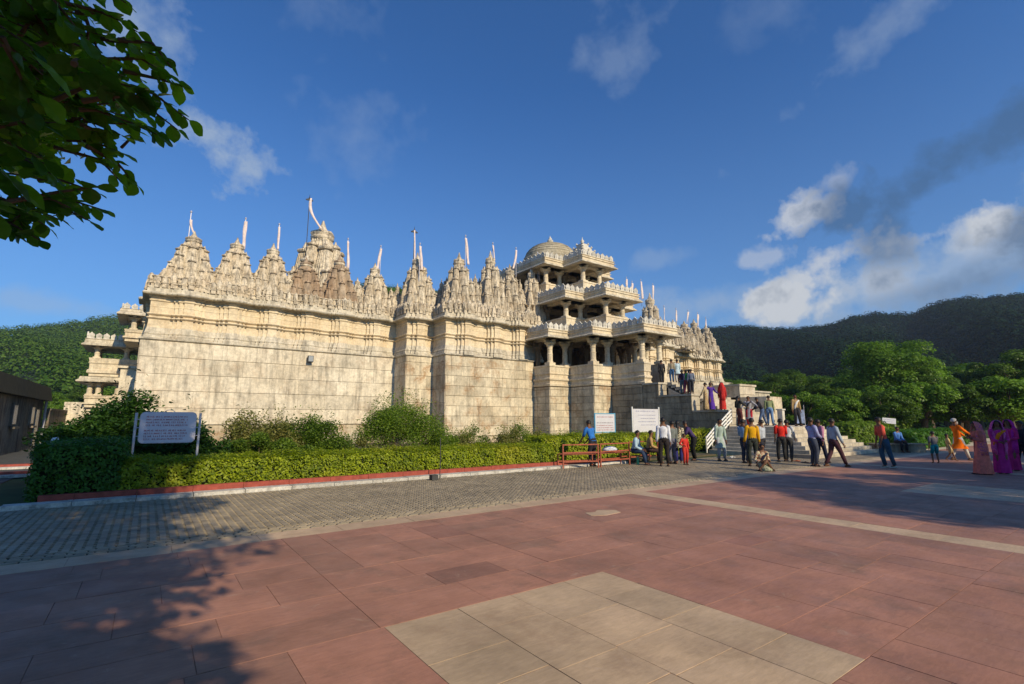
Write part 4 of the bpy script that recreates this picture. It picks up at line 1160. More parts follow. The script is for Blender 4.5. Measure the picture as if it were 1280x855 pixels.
# sign 1
S1Y = 14.95
a = onY(171, 516, S1Y); b = onY(251, 516, S1Y)
s1 = thing('notice_board', 'grey steel notice board with rounded corners and red text, standing behind the left hedge', 'sign', ((a.x + b.x) / 2, S1Y, 0), rad(0))
W = b.x - a.x
for sx in (-1, 1):
    m = MB(); m.tube([(sx * W / 2, 0, 0), (sx * W / 2, 0, a.z)], .028, 10); obj('post', m, M_STEEL, s1)
zb = onY(212, 553, S1Y).z; zt = onY(212, 516, S1Y).z
bw_ = W * .86; bh = zt - zb; zc = (zt + zb) / 2
m = MB(); board(m, bw_, bh, .09, zc, .03); obj('board', m, M_BOARD, s1)
m = MB(); P = rrect(bw_ + .01, bh + .01, .095); m.tube([(x, 0, zc + z) for x, z in P + [P[0]]], .014, 6); obj('rim', m, M_STEEL, s1)
for zz in (-.28, 0, .28):
    m = MB(); m.tube([(-W / 2, 0, zc + zz * bh), (-bw_ / 2, 0, zc + zz * bh)], .01, 6); m.tube([(bw_ / 2, 0, zc + zz * bh), (W / 2, 0, zc + zz * bh)], .01, 6); obj('bracket', m, M_STEEL, s1)
m = MB(); m.tube([(.0 + .11 * math.cos(t_), 0, zc + bh / 2 + .07 * math.sin(t_)) for t_ in [math.pi * i / 10 for i in range(11)]], .007, 6); obj('handle', m, M_STEEL, s1)
m = MB()
lh = bh * .06
for i in range(4): scribble(m, -bw_ * .40, bw_ * (.34 + .03 * (i % 2)), zc + bh * (.34 - i * .095), lh, -.017, i)
for i in range(4): scribble(m, -bw_ * .42, bw_ * (.36 - .04 * (i // 2)), zc + bh * (-.12 - i * .095), lh, -.017, 10 + i)
obj('lettering', m, M_TXT, s1)
# sign 2 : blue frame board
S2Y = 15.6
a = onY(744, 517, S2Y); b = onY(768, 540, S2Y)
s2 = thing('notice_board', 'small white notice board in a blue steel frame behind the benches', 'sign', ((a.x + b.x) / 2, S2Y, 0), rad(-4))
W = b.x - a.x; zc = (a.z + b.z) / 2; bh = a.z - b.z
m = MB(); m.box((-W / 2, -.012, zc - bh / 2), (W / 2, .012, zc + bh / 2)); obj('board', m, M_BOARDW, s2)
for sx in (-1, 1):
    m = MB(); m.box((sx * W / 2 - .025, -.02, 0), (sx * W / 2 + .025, .02, zc + bh / 2 + .03)); obj('post', m, M_BLUEP, s2)
for zz in (-1, 1):
    m = MB(); m.box((-W / 2 + .026, -.018, zc + zz * bh / 2 - .02), (W / 2 - .026, .018, zc + zz * bh / 2 + .02)); obj('frame_rail', m, M_BLUEP, s2)
m = MB(); scribble(m, -W * .4, W * .4, zc - bh * .02, bh * .07, -.014, 31); obj('lettering', m, M_TXTD, s2)
m = MB()
for i in range(3): scribble(m, -W * .42, W * .42, zc - bh * (.16 + i * .12), bh * .06, -.014, 40 + i)
scribble(m, -W * .4, W * .4, zc + bh * .3, bh * .06, -.014, 44)
obj('lettering', m, M_TXT, s2)
# sign 3 : white board, two white posts
S3Y = 15.3
a = onY(792.5, 511, S3Y); b = onY(822, 540, S3Y)
s3 = thing('notice_board', 'large white notice board with faint blue text on two tall white posts', 'sign', ((a.x + b.x) / 2, S3Y, 0), rad(-6))
W = b.x - a.x + .08; zc = (a.z + b.z) / 2; bh = a.z - b.z
m = MB(); m.box((-W / 2 + .05, -.015, zc - bh / 2), (W / 2 - .05, .015, zc + bh / 2)); obj('board', m, M_BOARDW, s3)
for sx in (-1, 1):
    m = MB(); m.tube([(sx * W / 2, 0, 0), (sx * W / 2, 0, zc + bh / 2 + .1)], .035, 8); obj('post', m, M_WHITE, s3)
m = MB(); scribble(m, -W * .38, W * .36, zc + bh * .38, bh * .06, -.018, 50)
for i in range(4): scribble(m, -W * (.3 - .1 * (i % 2)), W * .36, zc + bh * (.22 - .14 * i), bh * .035, -.018, 51 + i)
obj('lettering', m, M_TXTB, s3)
# sign 4 : small leaning board at right, sign 5 : blue poster on the landing
p = G(1113, 556); s4 = thing('notice_board', 'small grey board tilted among the right-hand hedges above the seated man', 'sign', (p.x * 1.08, p.y * 1.08, 0), PS - rad(90))
d4 = math.hypot(p.x * 1.08, p.y * 1.08); q = atD(1116, 526, (p.x * 1.08) * math.cos(PS) + (p.y * 1.08) * math.sin(PS))
m = MB(); board(m, .95, .38, .03, 0, .03); o = obj('board', m, M_BOARDW, s4); o.location = (.1, 0, q.z); o.rotation_euler = (0, rad(5), 0)
m = MB(); scribble(m, -.4, .4, .05, .06, -.017, 60); scribble(m, -.4, .4, -.08, .05, -.017, 61); o2 = obj('lettering', m, M_TXTB, s4); o2.location = (.1, 0, q.z); o2.rotation_euler = (0, rad(5), 0)
for sx in (-.35, .4):
    m = MB(); m.tube([(sx + .1, .02, 0), (sx + .1, .02, q.z)], .02, 6); obj('post', m, M_STEEL, s4)
a = onY(1001, 532, 14.0); s5 = thing('poster_stand', 'blue poster on a thin easel at the right edge of the stair landing', 'sign', (31.3, 13.95, LZ), PS - rad(90))
m = MB(); m.box((-.28, 0, .12), (.28, .02, .92)); obj('poster', m, plain('blue_grey_poster', (.20, .26, .42), .6, nscale=5, var=.5), s5)
for sx in (-.3, .3): m = MB(); m.tube([(sx, .03, 0), (sx * .97, .03, 1.2)], .015, 6); obj('leg', m, M_STEEL, s5)

# ================================================================== BENCHES, SMALL THINGS
def bench_seat(label, A, B, seat=True):
    t = thing('metal_bench', label, 'bench', A, math.atan2(B[1] - A[1], B[0] - A[0]), 'red metal benches at the end of the hedge')
    L = math.hypot(B[0] - A[0], B[1] - A[1])
    for x_ in (0, L):
        for y_ in (0, .42):
            m = MB(); m.box((x_ - .02, y_ - .02, 0), (x_ + .02, y_ + .02, .8 if y_ == 0 else .45)); obj('leg', m, M_REDM, t)
    for z_ in (.22, .52, .78):
        m = MB(); m.box((0.021, -.018, z_ - .02), (L - .021, .018, z_ + .02)); obj('rail', m, M_REDM, t)
    for k in range(5):
        m = MB(); m.box((.0, .06 + k * .085, .44 + .002 * k), (L, .125 + k * .085, .462 + .002 * k)); obj('seat_slat', m, M_REDM, t)
    m = MB(); m.box((.021, .405, .2), (L - .021, .435, .24)); obj('stretcher', m, M_REDM, t)
    return t
bA = G(704, 586); bB = G(748, 584.5); bC = G(751, 584); bD = G(787, 581)
bench_seat('left red metal bench that the man in the blue shirt leans over', tuple(bA), tuple(bB))
bench_seat('right red metal bench with a white bag on its seat', tuple(bC), tuple(bD))
bE = G(794, 580); bF = G(830, 577)
bench_seat('bench in the shade that the two seated men share', tuple(bE + Vector((.1, .35, 0))), tuple(bF + Vector((.1, .35, 0))))
m = MB(); m.lathe((0, 0, 0), [(.1, 0), (.22, .04), (.24, .1), (.16, .17), (.06, .2)], 10)
o = obj('bag', m, cloth((.6, .6, .62), (.2, .3, .5)), smooth=True); mid = (bC + bD) / 2; o.location = (mid.x, mid.y + .25, .475); o.scale = (1.4, .8, 1); tag(o, 'white and blue cloth bag lying on the right red bench', 'bag')
p = G(797.5, 581)
t = thing('water_bottle', 'green plastic bottle standing on the ground by the seated man', 'bottle', (p.x, p.y, 0))
m = MB(); m.lathe((0, 0, 0), [(.045, 0), (.05, .02), (.05, .2), (.03, .26), (.018, .28)], 12); obj('body', m, plain('green_plastic', (.05, .35, .2), .3, var=.1), t, smooth=True)
m = MB(); m.lathe((0, 0, .28), [(.022, 0), (.022, .03)], 10); obj('cap', m, M_WHITE, t)
p = G(550, 599)
m = MB(); m.tube([(0, 0, -.02), (.01, 0, .55), (0, .01, 1.12)], .013, 6); o = obj('stick', m, M_DARKM); o.location = (p.x, p.y + .02, 0); tag(o, 'thin rusty stick upright in the kerb gap before the hedge', 'stick')
m = MB(); m.box((-.09, -.1, 0), (.09, .08, .14)); o = obj('drain_block', m, M_DARKM); o.location = (p.x - .25, p.y - .1, .004); tag(o, 'small dark block in the kerb gap beside the thin stick', 'block')
p = G(47, 566); m = MB(); m.lathe((0, 0, 0), [(.02, 0), (.02, 1.02), (.06, 1.04), (.085, 1.11), (.06, 1.18), (.02, 1.2)], 12); o = obj('globe_lamp', m, M_WHITE); o.location = (-1.75, 16.2, 0); tag(o, 'small white globe lamp on a stalk behind the dark left hedge', 'lamp')
# litter and sandals near the steps
def sandal(p, rz, col, parent):
    m = MB(); P = [(0, -.13), (.04, -.12), (.045, -.02), (.05, .08), (.03, .13), (-.02, .13), (-.045, .07), (-.035, -.05), (-.035, -.12)]
    c, s = math.cos(rz), math.sin(rz)
    m.poly([(p[0] + x * c - y * s, p[1] + x * s + y * c) for x, y in P], .004, .025)
    m.tube([(p[0] + (-.04) * c, p[1] - .04 * s, .02), (p[0], p[1], .06), (p[0] + .045 * c, p[1] + .045 * s, .02)], .01, 5)
    obj('sandal', m, col, parent)
for k, (px_, py_, lab) in enumerate(((995, 577, 'orange pair of sandals left right of the man in red at the stair foot'), (973, 578, 'dark pair of sandals left behind the seated woman'), (914, 572, 'white crumpled footwear left at the left end of the lowest step'), (1006, 579, 'brown pair of sandals nearest the lit stair corner'))):
    p = G(px_, py_); t = thing('sandals', lab, 'sandals', tuple(p))
    colr = [cloth((.5, .12, .03)), cloth((.04, .04, .04)), M_WHITE, cloth((.15, .08, .05))][k]
    sandal((0, 0), .4 + k, colr, t); sandal((.22, .06), .9 + k, colr, t)

# ================================================================== HEDGES, SHRUBS
def hedge(name, label, box, z1, mat, n, size, wob=.06, skirt=.05, core=(.012, .022, .004), cat='hedge'):
    (x0, y0, x1, y1) = box; r = RNG
    L, D, Hh = x1 - x0, y1 - y0, z1
    A = np.array([L * Hh, L * Hh * .3, D * Hh, D * Hh, L * D * 1.1]); cnt = (A / A.sum() * n).astype(int)
    C = []; NN = []
    for i, c in enumerate(cnt):
        u = r.random(c); v = r.random(c)
        if i == 0: q = np.stack([x0 + u * L, np.full(c, y0), skirt + v * (Hh - skirt)], 1); nn = (0, -1, 0)
        if i == 1: q = np.stack([x0 + u * L, np.full(c, y1), skirt + v * (Hh - skirt)], 1); nn = (0, 1, 0)
        if i == 2: q = np.stack([np.full(c, x0), y0 + u * D, skirt + v * (Hh - skirt)], 1); nn = (-1, 0, 0)
        if i == 3: q = np.stack([np.full(c, x1), y0 + u * D, skirt + v * (Hh - skirt)], 1); nn = (1, 0, 0)
        if i == 4: q = np.stack([x0 + u * L, y0 + v * D, np.full(c, Hh)], 1); nn = (0, 0, 1)
        C.append(q); NN.append(np.tile(nn, (c, 1)))
    C = np.vstack(C); NN = np.vstack(NN).astype(float)
    # uneven clipped surface: bulges and hollows
    b = np.sin(C[:, 0] * 3.1 + np.sin(C[:, 2] * 7) * 1.3) * np.sin(C[:, 0] * 7.3 + C[:, 1] * 5 + 1) * np.cos(C[:, 2] * 9 + C[:, 0])
    C += NN * (b * wob * 1.2 + r.normal(0, wob * .45, len(C)))[:, None]
    # rounded shoulder
    sh = np.clip((C[:, 2] - (Hh - .12)) / .12, 0, 1) * (np.abs(NN[:, 1]) + np.abs(NN[:, 0]))
    C -= NN * (sh * .07)[:, None]
    # long shoots sticking out of the top
    k = n // 60
    S = np.stack([x0 + r.random(k) * L, y0 + r.random(k) * D, Hh + r.random(k) ** 2 * .13 + .03], 1); C = np.vstack([C, S]); NN = np.vstack([NN, np.tile((0., 0, 1), (k, 1))])
    mb = MB(); e = .10; mb.box((x0 + e, y0 + e, .0), (x1 - e, y1 - e, Hh - e), 1)
    me = leafmesh(name, C, size, [mat, CORE], up=.3, asp=.6, extra=mb, outn=NN)
    o = ob(name, me); return tag(o, label, cat)
CORE = plain('hedge_light_blocker', (.018, .028, .008), .95, nscale=20, var=.6)  # dark filler box added inside each hedge to block light
hedge('hedge', 'long clipped golden green hedge along the red kerb in front of the temple wall', (-.35, 13.32, 11.45, 14.6), .72, L_HEDGE, 46000, .065, .075)
hedge('hedge', 'taller dark green block of hedge at the left end beside the road', (-1.72, 13.34, -.33, 16.4), 1.08, L_DHEDGE, 16000, .07, .08)
hedge('hedge', 'bright hedge run behind the benches and notice boards', (11.7, 14.2, 19.8, 15.2), .95, L_HEDGE, 22000, .08, .09)
hedge('hedge', 'short golden hedge at the foot of the stained stair wall', (20.0, 15.6, 26.4, 17.0), 1.0, L_HEDGE, 14000, .09, .1)
def shrub(name, label, c, rx, ry, h, mat, n, size, gap=.45, z0=.05, cat='shrub', stems=6, spiky=.0, ncl=None):
    r = RNG; t = thing(name, label, cat, (c[0], c[1], 0))
    K = ncl or max(6, int(rx * ry * 14)); cl = []
    for _ in range(K):
        a = r.uniform(0, 2 * math.pi); q = math.sqrt(r.random())
        zt = h * (1 - .55 * q ** 2) * r.uniform(.45, 1.0)
        cl.append((math.cos(a) * q * rx, math.sin(a) * q * ry, max(.12, zt)))
    cl = np.array(cl); idx = r.integers(0, K, n)
    rc = h * .22
    d = r.normal(size=(n, 3)); d /= np.linalg.norm(d, axis=1)[:, None]
    rr = rc * r.random(n) ** .45
    C = cl[idx] + d * rr[:, None] * np.array([1.1, 1.1, .9])
    if spiky:
        k = int(n * spiky); j = r.integers(0, K, k); C2 = cl[j] + r.normal(size=(k, 3)) * np.array([.12, .12, .05]); C2[:, 2] += r.random(k) * h * .45; C = np.vstack([C, C2])
    C[:, 2] = np.abs(C[:, 2] - z0) + z0
    ob('foliage', leafmesh('foliage', C, size, mat, up=.5, asp=.5, outn=None), t)
    m = MB()
    for k in range(min(K, stems * 3)):
        p = cl[k]; m.tube([(p[0] * .15, p[1] * .15, 0), (p[0] * .6, p[1] * .6, p[2] * .5), tuple(p)], [.02, .014, .006], 5)
    obj('stem', m, M_BARK, t)
    return t
shrub('shrub', 'big dark leafy shrub behind the left hedge and notice board', (-.35, 18.6), 2.0, 1.5, 2.2, L_DBUSH, 30000, .11, spiky=.015, ncl=60)
shrub('shrub', 'dark low shrub filling in left of the notice board posts', (.6, 17.0), 1.4, .9, 1.6, L_DBUSH, 14000, .10)
shrub('shrub', 'reddish tipped shrub just right of the round-cornered notice board', (3.0, 18.4), 1.15, .8, 1.75, L_DRY, 12000, .085, spiky=.05, ncl=26)
shrub('shrub', 'green shrub with dry tops between the notice board and the bright bush', (4.7, 18.9), 1.4, .9, 1.7, L_BUSH, 16000, .085, spiky=.04, ncl=34)
shrub('shrub', 'low dull shrub left of the big bright bush', (2.8, 16.6), 1.7, .7, 1.15, L_BUSH, 12000, .08)
shrub('shrub', 'large bright feathery bush before the corner of the narrow bastion', (8.6, 19.8), 1.85, 1.3, 2.25, L_BUSH, 24000, .085, spiky=.12, ncl=46)
shrub('shrub', 'low grey-green tuft against the wall left of the feathery bush', (6.4, 18.4), .9, .7, .9, L_DRY, 3000, .08)
sx0 = [(552, 'first sparse grey-green plant under the second wing, nearest the dark return'), (578, 'wispy plant below the left third of the second wing'), (606, 'loose tall-stemmed plant under the middle of the second wing'),
       (632, 'upright leafy plant rising highest above the hedge before the wing end'), (657, 'broad pale-leaved plant at the right end of the second wing'), (684, 'light leaved plant at the foot of the first porch pier'), (712, 'thin plant at the foot of the second porch pier')]
for k, (px_, lab) in enumerate(sx0):
    p = onY(px_, 560, 20.5); shrub('garden_plant', lab, (p.x, 20.5 + (k % 3) * .5), .75, .5, 1.15 + .25 * (k in (3, 4)), L_BUSH if k % 2 == 0 else L_DRY, 2300, .09, spiky=.2, ncl=12, cat='plant')

# right side hedges and ground plants
def rel(f, l): return (f * math.cos(PS) + l * math.sin(PS), f * math.sin(PS) - l * math.cos(PS))
hedge('hedge', 'low clipped hedge row running behind the tilted grey board on the right', (33.0, 9.2, 44, 10.4), .9, L_DHEDGE, 16000, .14, .12)
hedge('hedge', 'farther clipped hedge row below the right-hand trees', (36.0, 13.0, 52, 14.4), 1.3, L_BUSH, 14000, .18, .14)
hedge('hedge', 'clipped hedge row at far right behind the women in saris', (34.0, 2.4, 44.0, 3.8), .75, L_DHEDGE, 12000, .14, .12)

# ================================================================== TREES
def crown_mesh(seed, rx, ry, rz, n, size, mat, K=42):
    r = np.random.default_rng(seed)
    cl = []
    while len(cl) < K:
        v = r.uniform(-1, 1, 3); q = np.linalg.norm(v)
        if .35 < q < 1 and v[2] > -.75: cl.append((v / q) * (q ** .5) * .82 + r.normal(0, .03, 3))
    cl = np.array(cl) * np.array([rx, ry, rz]); rc = r.uniform(.2, .36, K) * (rx + rz) / 2
    idx = r.integers(0, K, n); d = r.normal(size=(n, 3)); d /= np.linalg.norm(d, axis=1)[:, None]
    d[:, 2] = np.where(d[:, 2] < -.3, -d[:, 2], d[:, 2])
    rr = rc[idx] * (1 - .45 * r.random(n) ** 2.2)
    C = cl[idx] + d * rr[:, None] * np.array([1.1, 1.1, .75])
    C += r.normal(0, size * .3, C.shape)
    return leafmesh('crown', C, size, mat, up=.35, asp=.55, outn=d), cl
def trunk_mesh(cl, h, r0, seed):
    rr = random.Random(seed); m = MB()
    m.tube([(0, 0, -.1), (rr.uniform(-.1, .1), rr.uniform(-.1, .1), h * .3), (rr.uniform(-.25, .25), rr.uniform(-.25, .25), h * .62)], [r0 * 1.3, r0, r0 * .75], 9)
    for p in cl[:9]:
        z = h + p[2]
        m.tube([(0, 0, h * .5), (p[0] * .45, p[1] * .45, h * .62 + (z - h * .62) * .45), (p[0] * .9, p[1] * .9, z)], [r0 * .5, r0 * .3, r0 * .08], 6)
    return m.mesh('trunk', M_BARK)
TV = []
for i in range(6):
    rx, rz = [(3.4, 2.6), (2.8, 2.9), (3.8, 2.4), (3.0, 2.2), (4.4, 3.7), (2.4, 2.0)][i]
    h = [4.4, 4.8, 4.2, 3.4, 5.6, 2.6][i]
    cm, cl = crown_mesh(100 + i, rx, rx, rz, [17000, 16000, 18000, 14000, 32000, 11000][i], [.22, .21, .22, .21, .21, .19][i], [L_TREE, L_TREE, L_TREE2, L_TREE, L_TREE2, L_TREE2][i], K=[42, 40, 46, 34, 64, 30][i])
    TV.append((cm, trunk_mesh(cl, h, .18 + .03 * i % .1, i), h))
def tree(label, px_, d, v, sc=1.0, rz=0.0, group='trees beyond the plaza on the right', name='broadleaf_tree'):
    p = atD(px_, 500, d); t = thing(name, label, 'tree', (p.x, p.y, 0), rz, group)
    cm, tm, h = TV[v]
    a = ob('crown', cm, t, loc=(0, 0, h * sc)); a.scale = (sc, sc, sc)
    b_ = ob('trunk', tm, t); b_.scale = (sc, sc, sc)
    return t
tree('tall rounded tree standing highest in the middle of the right-hand trees', 1117, 47, 4, 1.0, .3)
TREES = [(905, 66, 0, 1.0, 'tree rising just right of the last temple spire'), (940, 60, 2, .95, 'rounded tree above the far end of the stair terrace'), (975, 56, 1, .9, 'tree directly behind the man on the stair landing'),
         (1012, 60, 0, 1.05, 'tree behind the blue poster on the landing'), (1040, 48, 3, .95, 'bushy low tree behind the three men walking by the steps'), (1075, 55, 2, 1.0, 'tree tucked left of the tallest rounded tree'),
         (1080, 40, 5, 1.0, 'small light tree at the foot of the tallest rounded tree'), (1160, 44, 1, .85, 'narrow tree just right of the tallest rounded tree'), (1195, 52, 2, 1.1, 'wide spreading tree above the man in orange'),
         (1235, 47, 0, 1.0, 'tree above the woman in the pink sari'), (1262, 58, 2, 1.15, 'tree with a high crown near the right edge'), (1290, 44, 1, 1.05, 'tree cut by the right edge of the view'),
         (1150, 38, 5, 1.05, 'small leafy tree behind the tilted grey board'), (1205, 37, 3, .8, 'low dark tree behind the hedge row and the man in orange'), (1255, 36, 5, 1.1, 'low bright tree close behind the women in saris'),
         (1000, 45, 5, .95, 'small tree growing beside the landing, lowest on the left of the group'), (955, 50, 5, 1.0, 'small round tree showing over the right stair terrace'), (925, 52, 3, .9, 'dark tree against the end wall of the terrace'),
         (1050, 38, 5, .8, 'shrubby little tree over the front hedge row'), (1105, 37, 3, .68, 'dark bushy tree directly over the seated man in blue'),
         (1180, 62, 0, 1.05, 'tree filling the gap behind the narrow tree right of the tallest one'), (1025, 66, 2, 1.1, 'farthest wide tree above the three walking men'), (1222, 60, 1, 1.1, 'tall narrow tree standing far behind the pink sari'), (990, 68, 1, 1.1, 'farthest tree straight above the poster stand'), (1060, 64, 0, 1.15, 'far tree peeping over the low bushy tree left of the tallest one'), (925, 72, 4, .8, 'distant broad tree at the temple end')]
for k, (px_, d, v, sc, lab) in enumerate(TREES): tree(lab, px_, d, v, sc, k * 1.3)
for k, (px_, d, v, sc, lab) in enumerate(((60, 66, 2, .8, 'tree on the slope above the shed roof'), (95, 72, 1, .8, 'tree left of the far side porch'), (28, 75, 0, .9, 'tree high behind the left end of the shed'), (75, 56, 5, .8, 'small tree between the shed and the side porch'), (130, 78, 2, .95, 'tree seen through the open side porch'), (178, 84, 1, .9, 'tree close to the temple corner, behind the side porch'))):
    tree(lab, px_, d, v, sc, k, 'trees beyond the shed on the left')
for k, (px_, d, lab) in enumerate(((441, 130, 'dark tree top showing between the roof spires left of the flag'), (492, 125, 'dark tree top showing just left of the narrow bastion'))):
    p = atD(px_, 372, d); t = thing('hill_tree', lab, 'tree', (p.x, p.y, p.z - 9), 1.1 * k)
    a = ob('crown', TV[4][0], t, loc=(0, 0, 7)); a.scale = (1.0, 1.0, 1.3); b_ = ob('trunk', TV[4][1], t)
# two trees behind the photographer on the right: their shade lies across the plaza
for k, (x_, y_, v, sc, z) in enumerate(((15.5, -9.6, 4, 1.0, 0), (24.0, -12.5, 4, 1.15, 0), (31.5, -7.5, 4, 1.1, 0), (21.5, -4.6, 0, .95, 0))):
    t = thing('broadleaf_tree', ['tree', 'tall tree', 'far tree', 'small tree'][k] + ' behind the camera on the right, shading the plaza and steps', 'tree', (x_, y_, 0), k)
    cm, tm, h = TV[v]; a = ob('crown', cm, t, loc=(0, 0, h * sc)); a.scale = (sc, sc, sc); b_ = ob('trunk', tm, t); b_.scale = (sc, sc, sc)

# ---- hills: terrain and forest
def ridge(px_):
    P = [(-260, 420), (-100, 412), (0, 407), (60, 401), (150, 392), (260, 372), (380, 356), (450, 352), (520, 356), (640, 380), (760, 400), (880, 407), (930, 406), (985, 408), (1030, 404), (1062, 391), (1100, 388), (1140, 390), (1175, 374), (1215, 368), (1280, 365), (1400, 350), (1700, 350)]
    for a, b in zip(P, P[1:]):
        if a[0] <= px_ <= b[0]:
            t = (px_ - a[0]) / (b[0] - a[0]); t = t * t * (3 - 2 * t); return a[1] + (b[1] - a[1]) * t
    return 400
def azof(px_):
    X, Y, U, f = ray(px_, 400); return math.atan2(X, Y)
AZ = []
for px_ in range(-250, 1700, 14):
    X, Y, U, f = ray(px_, ridge(px_)); AZ.append((math.atan2(X, Y), U / math.hypot(X, Y)))
R0, R1 = 110.0, 360.0
def hill_h(az, r):
    """terrain height: rises to the ridge line, with spurs"""
    lo = AZ[0]; el = AZ[-1][1]
    for a, b in zip(AZ, AZ[1:]):
        if az <= b[0]:
            t = max(0, (az - a[0]) / (b[0] - a[0])); el = a[1] + (b[1] - a[1]) * t; break
    left = az < .35
    r1 = R1 * (1.1 if left else 1.1)
    t = min(1, max(0, (r - R0) / (r1 - R0))); s = t ** 1.15
    h = (H + el * r1 - 5) * s
    h += (math.sin(az * 23 + r * .02) * 5 + math.sin(az * 51 + 2 + r * .035) * 2.6) * math.sin(math.pi * min(1, t)) 
    if r > r1: h -= (r - r1) * .5
    return max(h, -2)
def hill(name, a0, a1, n):
    m = MB(); NR = 26
    rs = [R0 - 5 + (R1 * 1.4 - R0) * i / NR for i in range(NR + 1)]
    vs = [(math.sin(a0 + (a1 - a0) * j / n) * r, math.cos(a0 + (a1 - a0) * j / n) * r, hill_h(a0 + (a1 - a0) * j / n, r) - 1.0) for r in rs for j in range(n + 1)]
    m.add(vs, [(i * (n + 1) + j, i * (n + 1) + j + 1, (i + 1) * (n + 1) + j + 1, (i + 1) * (n + 1) + j) for i in range(NR) for j in range(n)])
    obj(name, m, plain('hill_undergrowth', (.02, .035, .012), .95, nscale=.05, var=.5), kind='structure', smooth=True)
AZa, AZm, AZb = azof(-140), .62, azof(1420)
hill('hill', AZa, AZb, 150)
def forest(name, a0, a1, count, per, mat, leaf, label, rfac):
    r = RNG; C = []; D = []
    for _ in range(count):
        az = r.uniform(a0, a1); t = r.random() ** .8
        rr_ = R0 + (R1 * rfac * 1.02 - R0) * t
        z = hill_h(az, rr_); s = (r.uniform(1.2, 2.3) + 2.0 * (r.random() < .10)) * 1.25
        d = r.normal(size=(per, 3)); d /= np.linalg.norm(d, axis=1)[:, None]; d[:, 2] = np.abs(d[:, 2])
        q = d * s * (1 - .3 * r.random(per) ** 2)[:, None] * np.array([1, 1, .8]); q += np.array([math.sin(az) * rr_, math.cos(az) * rr_, z + s * .2])
        C.append(q); D.append(d)
    for _ in range(420):      # taller crowns along the skyline
        az = r.uniform(a0, a1); rr_ = R0 + (R1 * rfac - R0) * r.uniform(.93, 1.0); s = r.uniform(2.2, 5.2)
        d = r.normal(size=(70, 3)); d /= np.linalg.norm(d, axis=1)[:, None]; d[:, 2] = np.abs(d[:, 2])
        C.append(d * s * (1 - .45 * r.random(70) ** 2)[:, None] * np.array([1, 1, .75]) + np.array([math.sin(az) * rr_, math.cos(az) * rr_, hill_h(az, rr_) + s * .35])); D.append(d)
    C = np.vstack(C); D = np.vstack(D)
    o = ob(name, leafmesh(name, C, leaf, mat, up=.4, asp=.75, outn=D * 1.6), kind='stuff'); tag(o, label, 'forest')
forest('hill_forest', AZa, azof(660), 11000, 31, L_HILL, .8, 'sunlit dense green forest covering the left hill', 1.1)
forest('hill_forest', azof(660), AZb, 12000, 33, L_HILLD, 1.0, 'forest covering the right-hand hill, cloud shade painted into its leaf colour', 1.1001)

# ================================================================== OVERHANGING TREE WITH LARGE LEAVES
ot = thing('overhanging_tree', 'near tree with large dark green leaves hanging into the upper left corner', 'tree', (-4.6, -1.2, 0))
OT = Vector((-4.6, -1.2, 0))
def big_leaf(seed):
    rr = random.Random(seed); m = MB(); vs = []; n = 7; fs = []
    wid = [0, .19, .31, .37, .36, .24, .0]
    cur = rr.uniform(.05, .16)
    for i in range(n):
        s = i / (n - 1); z = -cur * s * s; w = wid[i] * rr.uniform(.93, 1.07)
        vs += [(-w, s, z + .07 * (w / .4) + .012 * ((-1) ** i)), (0, s, z), (w, s, z + .07 * (w / .4) + .012 * ((-1) ** i))]
    for i in range(n - 1):
        a = i * 3; fs += [(a, a + 1, a + 4, a + 3), (a + 1, a + 2, a + 5, a + 4)]
    m.add(vs, fs); m.tube([(0, -.18, .02), (0, 0, 0)], .012, 4, cap=False)
    return m
BL = [big_leaf(i) for i in range(4)]
BLM = [b.mesh('leaf', L_BIG) for b in BL]
leafs = []   # (distance, location, matrix)
def put_leaf(pos, direction, size, rr):
    d = Vector(direction).normalized(); up = Vector((rr.uniform(-.5, .5), rr.uniform(-.5, .5), 1)).normalized()
    x_ = d.cross(up).normalized(); z_ = x_.cross(d).normalized()
    M = Matrix((x_, d, z_)).transposed().to_4x4()
    leafs.append((pos, M, size * rr.uniform(.6, 1.3)))
rr = random.Random(5)
twm = MB()
def twig(A, B, nl, size, droop=.5):
    A = Vector(A); B = Vector(B); L = (B - A).length
    mid = (A + B) / 2 + Vector((rr.uniform(-.1, .1), rr.uniform(-.1, .1), .12 * L))
    pts = [A.lerp(mid, .5), mid, mid.lerp(B, .5), B]
    twm.tube([p - OT for p in [A] + pts], [.02, .016, .012, .009, .005], 5)
    for i in range(nl):
        s = .25 + .75 * i / max(1, nl - 1)
        p = A.lerp(mid, min(1, s * 2)) if s < .5 else mid.lerp(B, (s - .5) * 2)
        t_ = (B - A).normalized(); side = Vector((-t_.y, t_.x, 0)) * (1 if i % 2 else -1)
        d = t_ * rr.uniform(.1, .7) + side * rr.uniform(.3, 1.2) + Vector((rr.uniform(-.3, .3), rr.uniform(-.3, .3), -droop * rr.uniform(-.5, 1.6)))
        if i == nl - 1: d = t_ + Vector((0, 0, -.4))
        put_leaf(p, d, size, rr)
def at(px_, py_, dist):   # point along the view ray at a true distance
    X, Y, U, f = ray(px_, py_); k = dist / math.sqrt(X * X + Y * Y + U * U); return Vector((X * k, Y * k, H + U * k))
outline = [(158, 4), (150, 26), (172, 40), (196, 70), (214, 84), (228, 108), (206, 92), (236, 150), (222, 162), (196, 168), (176, 158), (150, 168), (150, 190), (172, 232), (150, 226), (128, 262), (112, 276), (92, 262), (60, 284), (50, 300), (28, 282), (8, 288), (78, 276), (120, 240)]
for (qx, qy) in outline:
    dist = rr.uniform(5.2, 6.4)
    B = at(qx, qy, dist); A = at(qx - rr.uniform(60, 100), qy - rr.uniform(10, 50), dist + rr.uniform(-.2, .5))
    twig(A, B, rr.randint(8, 12), .145)
